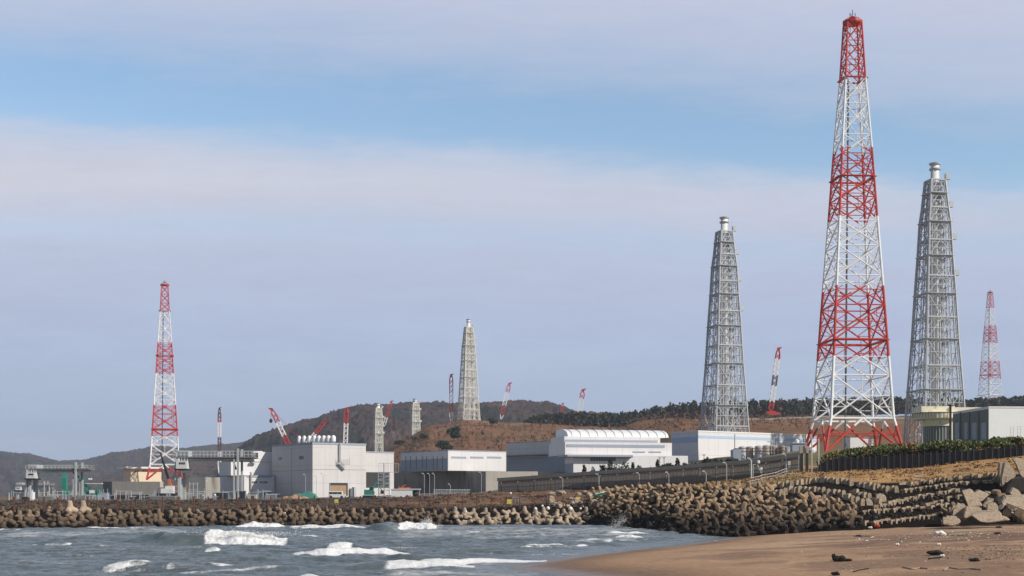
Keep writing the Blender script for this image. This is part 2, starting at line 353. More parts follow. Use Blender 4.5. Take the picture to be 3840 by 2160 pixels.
# ground cover colours
def colmix(a, b, f): return a * (1 - f[..., None]) + b * f[..., None]
col = np.zeros(XX.shape + (3,)); col[:] = (.011, .008, .006)  # near-black base paints the shade in the gaps under the blocks
nA = fbm(XX / 12, YY / 9, 5, 71); nB = fbm(XX / 3, YY / 3, 4, 72)
kE = np.interp(PXM, COLS, KY[:, 3]); kC = np.interp(PXM, COLS, KY[:, 1]); kF = np.interp(PXM, COLS, KY[:, 4]); kG = np.interp(PXM, COLS, KY[:, 5])
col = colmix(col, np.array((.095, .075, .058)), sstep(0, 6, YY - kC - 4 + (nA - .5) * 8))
rb = sstep(1250, 1750, PXM + (nA - .5) * 500) * sstep(0, 8, YY - kC - 6)
col = colmix(col, np.array((.235, .130, .075)), rb * (.35 + .65 * nB))
oc = sstep(2250, 2450, PXM) * sstep(0, 4, YY - kC - 1)
col = colmix(col, np.array((.36, .225, .11)), oc * (.7 + .3 * nB))
rx_ = sstep(3880, 3960, PXM); col = colmix(col, np.array((.34, .235, .14)), rx_ * (.7 + .3 * nB))
ol = sstep(2560, 2640, PXM + (nA - .5) * 60) * (1 - sstep(2940, 3060, PXM + (nA - .5) * 60)) * sstep(0, 4, YY - kC - 1)
col = colmix(col, np.array((.25, .185, .075)), ol * (.5 + .5 * nB))
r3 = sstep(3000, 3080, PXM) * sstep(1, 4, YY - kC)
col = colmix(col, np.array((.46, .27, .115)), r3 * (.65 + .35 * nB))
col = colmix(col, np.array((.15, .135, .12)), sstep(0, 25, YY - kF - 20) * (1 - sstep(2800, 3100, PXM)))
col = colmix(col, np.array((.14, .13, .06)), sstep(0, 10, YY - kF) * sstep(2800, 3100, PXM))
hb = sstep(560, 700, YY)
br = colmix(np.zeros(XX.shape + (3,)) + np.array((.20, .105, .058)), np.array((.10, .075, .04)), sstep(.50, .72, fbm(XX / 28, YY / 60, 5, 77)))
br = colmix(br, np.array((.26, .155, .09)), sstep(.52, .75, fbm(XX / 14, YY / 30, 4, 78)) * .7)
col = colmix(col, br, hb)
col = colmix(col, np.array((.07, .06, .035)), sstep(1180, 1300, YY))
col *= (.8 + .4 * nB)[..., None]
nr, nc = XX.shape; idx = np.arange(nr * nc).reshape(nr, nc)
Q = np.stack([idx[:-1, :-1], idx[:-1, 1:], idx[1:, 1:], idx[1:, :-1]], -1).reshape(-1, 4)
fb = (isb[:-1, :-1] & isb[:-1, 1:] & isb[1:, 1:] & isb[1:, :-1]).ravel()
V = np.stack([XX, YY, G], -1).reshape(-1, 3)
def sub(V, Q, *arrs):
    u_, inv = np.unique(Q, return_inverse=True); return (V[u_], inv.reshape(Q.shape)) + tuple(a[u_] for a in arrs)
v_, q_, c_ = sub(V, Q[~fb], col.reshape(-1, 3))
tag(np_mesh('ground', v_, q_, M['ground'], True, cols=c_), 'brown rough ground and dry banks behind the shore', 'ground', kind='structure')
# beach colours: wet strip, pale dry patches, darker brown debris drifts
D = shore_d(XX, YY)
bc = np.zeros(XX.shape + (3,)); bc[:] = (.43, .285, .185)
bc = colmix(bc, np.array((.50, .36, .245)), sstep(.45, .65, fbm(XX / 9 + YY / 20, YY / 7, 5, 91)) * sstep(8, 16, D))
bc = colmix(bc, np.array((.27, .175, .12)), sstep(.46, .60, fbm(XX / 7, YY / 3.2, 5, 93)) * sstep(6, 14, D) * .9)
bc = colmix(bc, np.array((.19, .105, .07)), sstep(.36, .56, fbm(XX / 3, YY / 1.6, 5, 95)) * sstep(16, 24, D + (fbm(XX / 8, YY / 8, 3, 99) - .5) * 14) * sstep(95, 110, YY) * (1 - sstep(140, 150, YY)))
bc = colmix(bc, np.array((.215, .14, .09)), 1 - sstep(1.5, 9.0, D + (nA - .5) * 4))
wet = 1 - sstep(.6, 4.5, D + (nA - .5) * 2)
bc *= np.array((.87, .79, .665))
v_, q_, c_, w_ = sub(V, Q[fb], bc.reshape(-1, 3), wet.ravel())
m, t, b = nodes('beach_sand'); n = t.nodes.new; l = t.links.new
a = n('ShaderNodeAttribute'); a.attribute_name = 'Col'; w = n('ShaderNodeAttribute'); w.attribute_name = 'wet'
g = n('ShaderNodeNewGeometry'); nz_ = n('ShaderNodeTexNoise'); nz_.inputs['Scale'].default_value = 2.2; nz_.inputs['Detail'].default_value = 7; l(g.outputs['Position'], nz_.inputs['Vector'])
mp = n('ShaderNodeMapRange'); l(nz_.outputs[0], mp.inputs[0]); mp.inputs[1].default_value = .3; mp.inputs[2].default_value = .7; mp.inputs[3].default_value = .82; mp.inputs[4].default_value = 1.16
vm = n('ShaderNodeVectorMath'); vm.operation = 'SCALE'; l(a.outputs['Color'], vm.inputs[0]); l(mp.outputs[0], vm.inputs['Scale']); l(vm.outputs[0], b.inputs['Base Color'])
mr = n('ShaderNodeMapRange'); l(w.outputs['Fac'], mr.inputs[0]); mr.inputs[3].default_value = .95; mr.inputs[4].default_value = .32; l(mr.outputs[0], b.inputs['Roughness'])
mp2 = n('ShaderNodeMapping'); mp2.inputs['Scale'].default_value = (.35, 1.3, 1); l(g.outputs['Position'], mp2.inputs[0])
nz2 = n('ShaderNodeTexNoise'); nz2.inputs['Scale'].default_value = .8; nz2.inputs['Detail'].default_value = 6; l(mp2.outputs[0], nz2.inputs['Vector'])
bp = n('ShaderNodeBump'); bp.inputs['Distance'].default_value = .05; l(nz_.outputs[0], bp.inputs['Height'])
bp2 = n('ShaderNodeBump'); bp2.inputs['Distance'].default_value = .30; l(nz2.outputs[0], bp2.inputs['Height']); l(bp.outputs[0], bp2.inputs['Normal']); l(bp2.outputs[0], b.inputs['Normal'])
tag(np_mesh('beach', v_, q_, m, True, attrs={'wet': w_}, cols=c_), 'brown sand beach, wet and dark along the water', 'beach', kind='structure')

# ---------------------------------------------------------------- the sea
ys = np.concatenate([np.arange(60, 84, 1.0), np.arange(84, 180, .16), np.arange(180, 285, .3)]); ts = np.concatenate([np.linspace(-.75, -.385, 60), np.linspace(-.38, .17, 900), np.linspace(.175, .3, 10)])
Y2, T2 = np.meshgrid(ys, ts, indexing='ij'); X2 = T2 * Y2
d = -shore_d(X2, Y2); damp = np.clip(d / 9, .04, 1)
damp = damp * np.clip((np.interp(X2 / Y2 * F + 1920, COLS, KY[:, 0]) + 3 - Y2) / 8, .15, 1)
wob = fbm(X2 / 25, Y2 / 25, 3, 41) * 6
H = .16 * np.sin((Y2 + .10 * X2 + wob) * 2 * math.pi / 11) + (fbm(X2 / 9, Y2 / 3.6, 4, 42) - .5) * .75 + (fbm(X2 / 2.4 + Y2 * .2, Y2 / 1.1, 4, 43) - .5) * .46 + (fbm(X2 / .8, Y2 / .45, 2, 44) - .5) * .10
foam = np.zeros_like(H)
X2_, Y2_, H_, foam_ = X2, Y2, H, foam
def wave(px0, px1, py, A, wf, wb, fo=1.0, f0=None, f1=None, tilt=0.0, fthick=1.0, seed=1):
    yc = 26375 / (py - HOR); x0 = xat(px0, yc); x1 = xat(px1, yc); m_ = 5.5 * max(wf, wb) + abs(tilt) * (x1 - x0) + 4
    r0, r1 = np.searchsorted(ys, yc - m_), np.searchsorted(ys, yc + m_); ylo = max(60, yc - m_)
    c0, c1 = np.searchsorted(ts, min((x0 - 6) / ylo, (x0 - 6) / (yc + m_))), np.searchsorted(ts, max((x1 + 6) / ylo, (x1 + 6) / (yc + m_)))
    X2 = X2_[r0:r1, c0:c1]; Y2 = Y2_[r0:r1, c0:c1]
    if X2.size == 0: return
    H = H_[r0:r1, c0:c1]; foam = foam_[r0:r1, c0:c1]
    yl = yc + tilt * (X2 - (x0 + x1) / 2) + (fbm(X2 / 4, X2 * 0 + seed, 3, seed) - .5) * 3.0
    e = sstep(x0 - 1.0, x0 + .34 * (x1 - x0) + .3, X2) * (1 - sstep(x1 - .30 * (x1 - x0) - .3, x1 + 1.0, X2))
    dd = Y2 - yl; gsh = np.exp(-(np.where(dd < 0, dd / wf, dd / wb)) ** 2)
    e = e * (.62 + .62 * fbm(X2 / 2.2, X2 * 0 + 3.3, 3, seed + 77)); H += A * e * gsh
    if fo:
        fx0 = x0 if f0 is None else xat(f0, yc); fx1 = x1 if f1 is None else xat(f1, yc)
        fe = sstep(fx0 - .5, fx0 + .12 * (fx1 - fx0) + .2, X2) * (1 - sstep(fx1 - .12 * (fx1 - fx0) - .2, fx1 + .5, X2))
        fm = fe * np.where(dd < 0, sstep(-2.0 * wf * fthick, -1.3 * wf * fthick, dd), 1 - sstep(.2 * wb * fthick, .9 * wb * fthick, dd))
        fm = fm * (.55 + .85 * fbm(X2 / 2.0, Y2 / .8, 4, seed + 51)) * np.clip(.65 + .9 * (fbm(X2 / .8, X2 * 0 + .5, 3, seed + 9)), 0, 1.25)
        foam[:] = np.maximum(foam, fo * fm); foam[:] = np.maximum(foam, .60 * min(fo, 1) * fe * np.exp(-((dd + 1.5 * wf) / (4.5 * wf)) ** 2) * (.6 + .7 * fbm(X2 / 2.5, Y2 / 1.5, 3, seed + 31))); H += .26 * A * fm * (fbm(X2 / .42, Y2 / .5, 3, seed + 3) - .42)
wave(880, 1075, 1980, 1.05, 2.0, 5, 1.3, seed=2)
wave(1060, 1400, 1983, .35, 1.2, 3, .85, seed=3)
wave(400, 1100, 2040, 1.15, 1.7, 3.5, 1.2, 765, 1098, tilt=-.10, seed=4)
wave(250, 780, 2010, .35, 1.5, 4, .0, seed=5)
wave(1125, 1200, 2016, .38, 1.0, 2.0, 1.0, seed=6)
wave(1225, 1330, 2056, .45, .8, 1.8, 1.05, seed=7)
wave(1060, 1600, 2084, .45, .9, 1.6, 1.15, tilt=.12, seed=8)
wave(1470, 2090, 2113, .55, .8, 1.8, 1.35, tilt=.92, fthick=1.3, seed=9)
wave(1440, 1800, 2128, .35, .8, 1.6, 1.1, tilt=.5, fthick=1.4, seed=109)
wave(1430, 1760, 2146, .25, .8, 1.6, .62, tilt=.25, seed=10)
wave(1440, 1665, 1988, 1.1, 1.8, 4, 1.15, 1490, 1650, seed=11)
wave(1380, 1480, 1990, 1.0, 1.8, 4, .0, seed=12)
wave(1700, 1870, 2000, .40, 1.5, 3, .7, seed=13)
wave(1600, 2200, 2012, .22, 1.0, 3, .55, seed=14)
wave(1900, 2230, 1992, .22, 1.0, 3, .55, seed=15)
wave(2240, 2480, 2002, .50, 1.4, 4, 1.15, seed=16)
wave(2290, 2420, 2018, .45, 1.0, 2.5, .95, seed=17)
wave(2460, 2560, 1990, .30, 1.0, 2.5, .8, seed=18)
wave(2665, 2765, 2026, .18, .8, 1.8, .85, seed=19)
wave(230, 700, 2012, .10, 1.5, 4, .42, seed=20)
wave(-60, 330, 2022, .10, 1.5, 4, .38, seed=21)
wave(420, 860, 2082, .34, .8, 1.6, .50, 600, 850, seed=22)
wave(770, 830, 2072, .55, .6, 1.2, .9, seed=23)
wave(-80, 200, 2120, .30, .8, 1.6, .50, seed=24)
wave(1130, 1200, 2165, .18, .5, 1.2, 1.0, seed=25)
wave(20, 420, 2150, .30, .8, 1.6, .2, seed=26)
wave(300, 900, 2112, .30, .8, 1.6, .12, seed=27)
wave(1300, 1900, 2106, .25, .8, 1.6, .15, seed=28)
for k in range(75):
    py_ = rng.uniform(1982, 2152); px_ = rng.uniform(-100, 2350); wd = rng.uniform(50, 260) * (.6 if py_ < 2010 else 1)
    if shore_d(np.array([xat(px_, 26375 / (py_ - HOR))]), np.array([26375 / (py_ - HOR)]))[0] > -2: continue
    wave(px_ - wd, px_ + wd, py_, rng.uniform(.06, .20), rng.uniform(.25, .5), rng.uniform(.8, 1.8), rng.uniform(.5, .78) if k % 3 else 0, tilt=rng.uniform(-.15, .15), seed=100 + k)
H *= damp
edge = np.exp(-((d - 1.2 - (fbm(X2 / 5, Y2 / 5, 3, 61) - .5) * 3) / .9) ** 2) * .42
foam = np.maximum(foam, edge * (Y2 < 185)); foam = np.maximum(foam, .55 * np.exp(-(d / 6) ** 2) * (fbm(X2 / 3, Y2 / 1.0, 3, 62) > .55) * (Y2 < 185))
rk = np.interp(X2 / Y2 * F + 1920, COLS, KY[:, 0]) - Y2
foam = np.maximum(foam, .55 * np.exp(-((rk - 1) / 3.0) ** 2) * sstep(.40, .6, fbm(X2 / 5, Y2 / 3, 3, 63)))
foam = np.maximum(foam, .62 * sstep(1300, 1600, X2 / Y2 * F + 1920) * sstep(.40, .60, fbm(X2 / 9, Y2 / 5, 4, 66)) * sstep(165, 195, Y2) * (.55 + .8 * fbm(X2 / 2.2, Y2 / 1.6, 3, 69)))
foam = np.maximum(foam, .50 * sstep(.48, .64, fbm(X2 / 14, Y2 / 2.2, 4, 64)) * (.6 + .7 * fbm(X2 / 2.0, Y2 / .8, 3, 68)))
PXs = X2 / Y2 * F + 1920; PYs = HOR + 26375 / Y2
film = .75 * np.exp(-((PYs - 2003 - (PXs - 350) * -.02) / 13) ** 2) * sstep(-80, 60, PXs) * (1 - sstep(640, 780, PXs))
film = np.maximum(film, (.30 + .55 * fbm(X2 / 7, Y2 / 2.6, 4, 171)) * sstep(1380, 1560, PXs) * (1 - sstep(2350, 2600, PXs)) * sstep(1976, 1984, PYs) * (1 - sstep(2015, 2040, PYs)))
film = np.maximum(film, .7 * np.exp(-((PYs - 2150) / 16) ** 2) * sstep(1350, 1500, PXs) * (1 - sstep(1950, 2150, PXs)))
film = np.maximum(film, .55 * np.exp(-((PYs - 2078) / 9) ** 2) * sstep(380, 520, PXs) * (1 - sstep(900, 1100, PXs)))
film = np.maximum(film, .5 * np.exp(-((PYs - 2118) / 12) ** 2) * sstep(-60, 60, PXs) * (1 - sstep(260, 420, PXs)))
film = np.maximum(film, .30 * sstep(.45, .6, fbm(X2 / 16, Y2 / 3.0, 3, 164))) * (.35 + 1.2 * fbm(X2 / 3.5, Y2 / 1.3, 4, 165))
nr, nc = X2.shape; idx = np.arange(nr * nc).reshape(nr, nc)
Q = np.stack([idx[:-1, :-1], idx[:-1, 1:], idx[1:, 1:], idx[1:, :-1]], -1).reshape(-1, 4)
V = np.stack([X2, Y2, H], -1).reshape(-1, 3)
m, t, b = nodes('sea_water'); n = t.nodes.new; l = t.links.new
g = n('ShaderNodeNewGeometry'); a = n('ShaderNodeAttribute'); a.attribute_name = 'foam'
def tn(scale, det, sx, rough=.6):
    mp = n('ShaderNodeMapping'); mp.inputs['Scale'].default_value = sx; l(g.outputs['Position'], mp.inputs[0])
    q = n('ShaderNodeTexNoise'); q.inputs['Scale'].default_value = scale; q.inputs['Detail'].default_value = det; q.inputs['Roughness'].default_value = rough; l(mp.outputs[0], q.inputs['Vector']); return q.outputs[0]
def mm(op, a_, b_=0.0, clamp=False):
    q = n('ShaderNodeMath'); q.operation = op; q.use_clamp = clamp
    for i, x in enumerate((a_, b_)):
        if isinstance(x, (int, float)): q.inputs[i].default_value = x
        else: l(x, q.inputs[i])
    return q.outputs[0]
fn = tn(2.2, 9, (1, 1, 1), .78); fn2 = tn(.5, 4, (1, .6, 1))
thr = mm('ADD', mm('MULTIPLY', fn, 1.05), mm('MULTIPLY', fn2, .35))
ff = mm('MULTIPLY', mm('SUBTRACT', mm('ADD', a.outputs['Fac'], .0), mm('SUBTRACT', thr, .10)), 2.8, clamp=True)
fa = n('ShaderNodeAttribute'); fa.attribute_name = 'film'
fl2 = mm('MULTIPLY', mm('MULTIPLY', mm('SUBTRACT', mm('ADD', fa.outputs['Fac'], mm('MULTIPLY', mm('SUBTRACT', tn(1.1, 8, (.45, 1.5, 1), .78), .5), 2.2)), .36), 2.0, clamp=True), .55)
ff = mm('MAXIMUM', ff, fl2)
wn = tn(.35, 4, (1, 1, 1)); cmx = n('ShaderNodeMix'); cmx.data_type = 'RGBA'; l(wn, cmx.inputs['Factor']); cmx.inputs['A'].default_value = (.075, .100, .104, 1); cmx.inputs['B'].default_value = (.13, .160, .170, 1)
fx = n('ShaderNodeMix'); fx.data_type = 'RGBA'; l(ff, fx.inputs['Factor']); l(cmx.outputs['Result'], fx.inputs['A']); fx.inputs['B'].default_value = (.86, .86, .85, 1)
l(fx.outputs['Result'], b.inputs['Base Color'])
rr = n('ShaderNodeMapRange'); l(ff, rr.inputs[0]); rr.inputs[3].default_value = .16; rr.inputs[4].default_value = .9; l(rr.outputs[0], b.inputs['Roughness'])
b.inputs['IOR'].default_value = 1.33
bp = n('ShaderNodeBump'); bp.inputs['Distance'].default_value = .22; l(mm('ADD', tn(1.1, 8, (.7, 1.5, 1)), mm('MULTIPLY', mm('MULTIPLY', ff, fn), 1.0)), bp.inputs['Height']); l(bp.outputs[0], b.inputs['Normal'])
tag(np_mesh('sea', V, Q, m, True, attrs={'foam': foam.ravel(), 'film': film.ravel()}), 'grey blue choppy sea with white breaking waves', 'sea', kind='structure')
# calmer water further to the left and around the point
o_ = MB(); o_.add([(-900, -60, -.45), (-12, -60, -.45), (-4, 58, -.45), (-40, 62, -.45), (-60, 72, -.45), (-900, 300, -.45)], [(0, 1, 2, 3, 4, 5)])
tag(o_.build('sea_offshore', m), 'open grey water beyond the left of the beach', 'sea', kind='structure')

# ---------------------------------------------------------------- hills
def hill(name, label, sil, Y0, depth, cA, cB, cC, seed, amp, back=500, step=3.0, bump=2.2, foot=0.0):
    pxs = np.array([s[0] for s in sil], float); pys = np.array([s[1] for s in sil], float)
    x = np.arange(xat(pxs[0], Y0), xat(pxs[-1], Y0), step); top = np.interp(x / Y0 * F + 1920, pxs, pys); ztop = EYE + (HOR - top) / F * Y0
    s = np.concatenate([np.linspace(0, 1, 130), 1 + np.linspace(.03, 1, 14)])
    S, X = np.meshgrid(s, x, indexing='ij'); ZT = np.broadcast_to(ztop, S.shape)
    Yh = np.where(S <= 1, Y0 - depth * (1 - S), Y0 + back * (S - 1)); Xh = X * Yh / Y0
    sh = np.where(S <= 1, np.sin(np.clip(S, 0, 1) * math.pi / 2) ** 1.25, 1 - .35 * (S - 1) ** 1.5)
    gul = (fbm(X / 110 + S * 1.2, S * 2.2, 4, seed) - .5) * amp * np.clip((1 - S) * 3, 0, 1) * np.clip(S * 4, 0, 1)
    ZT = ZT - bump * 1.1
    Z = foot + (ZT - foot) * sh + gul + (rng.random(S.shape) - .45) * bump * np.clip(S * 6, 0, 1) + (fbm(X / 14, S * depth / 14, 3, seed + 2) - .5) * bump * 2.2 * np.clip(S * 6, 0, 1)
    c = colmix(np.zeros(S.shape + (3,)) + np.array(cA), np.array(cB), sstep(.42, .60, fbm(X / 90, S * 5, 5, seed + 5)))
    c = colmix(c, np.array(cC), sstep(.56, .70, fbm(X / 45, S * 8 + X / 200, 5, seed + 6)))
    c = c * (.45 + 1.1 * rng.random(S.shape))[..., None] * (.6 + .8 * fbm(X / 22, S * depth / 40, 3, seed + 9))[..., None]
    nr, nc = S.shape; idx = np.arange(nr * nc).reshape(nr, nc)
    Q = np.stack([idx[:-1, :-1], idx[:-1, 1:], idx[1:, 1:], idx[1:, :-1]], -1).reshape(-1, 4)
    return tag(np_mesh(name, np.stack([Xh, Yh, Z], -1).reshape(-1, 3), Q, M['hill'], False, cols=c.reshape(-1, 3)), label, 'hill', kind='structure')
hill('far_hills', 'low blue brown wooded hills at the far left', [(-900,1640),(-300,1680),(0,1695),(60,1700),(120,1713),(220,1727),(300,1722),(400,1715),(450,1700),(520,1690),(600,1675),(700,1681),(800,1675),(870,1670),(950,1662),(1100,1650),(1300,1660)],
     4600, 1700, (.045, .032, .028), (.024, .032, .028), (.055, .033, .026), 21, 60, step=5, bump=5)
hill('middle_hills', 'brown wooded slope in front of the far left hills', [(-200,1860),(150,1850),(300,1810),(420,1775),(520,1745),(650,1740),(800,1712),(900,1690),(1000,1700),(1200,1760)],
     3000, 900, (.062, .038, .028), (.03, .034, .026), (.075, .042, .03), 25, 40, step=4, bump=4)
hill('wooded_hill', 'long dark brown wooded hill behind the plant', [(840,1760),(880,1690),(900,1672),(950,1640),(1000,1618),(1050,1600),(1120,1580),(1180,1570),(1240,1545),(1300,1530),(1360,1521),(1400,1517),(1480,1518),(1560,1511),(1680,1508),(1760,1513),(1850,1516),(1960,1516),(2030,1524),(2100,1536),(2200,1550),(2300,1560),(2420,1575),(2700,1600)],
     2300, 900, (.046, .029, .024), (.020, .020, .015), (.060, .034, .025), 29, 50, step=2.6, bump=4.5)
# ---------------------------------------------------------------- red and white lattice masts
def half_w(h):   # side length of the big mast at height h (m) above its base
    hs = [0, 8.8, 11.4, 32.3, 56, 79.8, 103.7, 127.5, 146.5]; ss = [26.6, 22.5, 21.3, 18.7, 15.9, 12.9, 10.1, 6.8, 4.9]
    return float(np.interp(h, hs, ss)) / 2
def lattice_mast(name, loc, rz, label, group, k=1.0):
    root = empty(name, loc, label, 'mast', group, rz)
    hy = lambda py: (1700 - py) / 10.99
    cuts = [hy(p) for p in (1700, 1603, 1345, 1083, 823, 565, 299, 90)]
    secs = [MB() for _ in range(7)]
    def put(a, b, r, n=6, r2=None):
        a = Vector(a); b = Vector(b)
        if a.z > b.z: a, b = b, a
        if b.z - a.z < 1e-4:
            for i in range(7):
                if cuts[i] <= a.z <= cuts[i + 1] + 1e-6: secs[i].bar(a * k, b * k, r * k, n); return
            return
        for i in range(7):
            z0 = max(a.z, cuts[i]); z1 = min(b.z, cuts[i + 1])
            if z1 - z0 < .05: continue
            f0 = (z0 - a.z) / (b.z - a.z); f1 = (z1 - a.z) / (b.z - a.z)
            secs[i].bar(a.lerp(b, f0) * k, a.lerp(b, f1) * k, r * k, n)
    lv = [hy(p) for p in (1700, 1575, 1415, 1283, 1154, 1044, 932, 839, 750, 672, 587, 515, 397, 299, 232, 160, 90)]
    cor = [(1, 1), (-1, 1), (-1, -1), (1, -1)]
    pt = lambda c, h: Vector((c[0] * half_w(h), c[1] * half_w(h), h))
    for i in range(len(lv) - 1):
        h0, h1 = lv[i], lv[i + 1]; rl = .50 - .24 * h0 / 146; rd = .31 - .14 * h0 / 146; rs = .155 - .05 * h0 / 146
        for q in range(4):
            a, b = cor[q], cor[(q + 1) % 4]
            A0, A1, B0, B1 = pt(a, h0), pt(a, h1), pt(b, h0), pt(b, h1)
            put(A0, A1, rl, 8)
            if i == 0:
                m1 = (A1 + B1) / 2; put(A0, m1, rd * 1.25); put(B0, m1, rd * 1.25)
                put(A0.lerp(A1, .5), A0.lerp(m1, .5), rs); put(B0.lerp(B1, .5), B0.lerp(m1, .5), rs)
                put(A0.lerp(A1, .75), A0.lerp(m1, .5), rs); put(B0.lerp(B1, .75), B0.lerp(m1, .5), rs)
                put(A1, B1, rd * 1.2); put(pt(a, 6.3), pt(b, 6.3), rs); continue
            put(A0, B1, rd); put(B0, A1, rd)
            put(A1, B1, rd * (1.6 if i in (2, 8) else .8))
            xc = (A0 * (B1 - A1).length + A1 * (B0 - A0).length) / ((B0 - A0).length + (B1 - A1).length)
            t = (B0 - A0).length / ((B0 - A0).length + (B1 - A1).length); X = A0.lerp(B1, t)
            ma = A0.lerp(A1, t); mb = B0.lerp(B1, t)
            for (mm_, e0, e1) in ((ma, A0, A1), (mb, B0, B1)):
                put(mm_, e0.lerp(X, .5), rs); put(mm_, e1.lerp(X, .5), rs)
                put(e0.lerp(mm_, .5), e0.lerp(X, .5), rs * .8); put(e1.lerp(mm_, .5), e1.lerp(X, .5), rs * .8)
            if h1 - h0 > 7: put(ma, mb, rs * 1.1)
            put(X, (A1 + B1) / 2, rs * .8)
    names = ['red_lattice_section', 'white_lattice_section'] * 4
    for i in range(7): secs[i].build(names[i], M['towerred'] if i % 2 == 0 else M['towerwhite'], root)
    p = MB()   # grey climbing shaft inside
    p.bar(Vector((-2.2, 1.2, 0)) * k, Vector((-1.2, .8, hy(300))) * k, .34 * k, 8)
    p.build('climbing_shaft', M['concdark'], root)
    for hh in (lv[3], lv[9], lv[13]):
        w_ = half_w(hh); q = MB(); e = 1.0
        for (x0, x1, y0, y1) in ((-w_, w_, -w_ - e, -w_ + .3), (-w_, w_, w_ - .3, w_ + e), (-w_ - e, -w_ + .3, -w_, w_), (w_ - .3, w_ + e, -w_, w_)):
            q.box(x0 * k, x1 * k, y0 * k, y1 * k, (hh - .15) * k, (hh + .1) * k)
        q.build('platform', M['towerred'], root)
    # top platform, ribbed dome and aerials
    h = hy(90); w_ = half_w(h) + .9
    q = MB(); q.lathe([(w_ * .98 * k, (h - .1) * k), (w_ * 1.02 * k, (h + .3) * k), (w_ * 1.02 * k, (h + .9) * k), (w_ * .92 * k, (h + .9) * k), (w_ * .9 * k, h * k)], n=12); q.build('top_platform', M['towerred'], root)
    q = MB()
    for i in range(8):
        a = math.pi * i / 4; pr = None
        for s in range(5):
            f = s / 4; rr = w_ * .9 * math.cos(f * 1.25); z = h + .3 + 1.9 * math.sin(f * 1.4)
            c = Vector((rr * math.cos(a), rr * math.sin(a), z)) * k
            if pr: q.bar(pr, c, .11 * k, 4)
            pr = c
    q.lathe([(1.0 * k, (h + 2.0) * k), (1.1 * k, (h + 2.3) * k), (.9 * k, (h + 2.4) * k)], n=8)
    q.build('ribbed_cap', M['towerred'], root)
    for dx, ln in ((0, 2.6), (-.9, 1.6), (.9, 1.6), (-.5, 1.2)):
        MB().bar(Vector((dx, 0, h + 2.2)) * k, Vector((dx, 0, h + 2.2 + ln)) * k, .13 * k, 5).build('aerial', M['rustpost'], root)
    return root
bigz = zat(1700, 480)
lattice_mast('lattice_mast', (xat(3197, 480), 480, bigz), R(4), 'tallest red and white lattice mast, standing right of centre above the hedge', 'red and white lattice masts')
lattice_mast('lattice_mast', (xat(618, 1062), 1062, zat(1799, 1062)), R(13.5), 'smaller red and white lattice mast at the left above the gantry cranes', 'red and white lattice masts', 1.0)
lattice_mast('lattice_mast', (xat(3713, 1290), 1290, zat(1514, 1290)), R(26), 'small distant red and white lattice mast rising from the pines at far right', 'red and white lattice masts', .694)

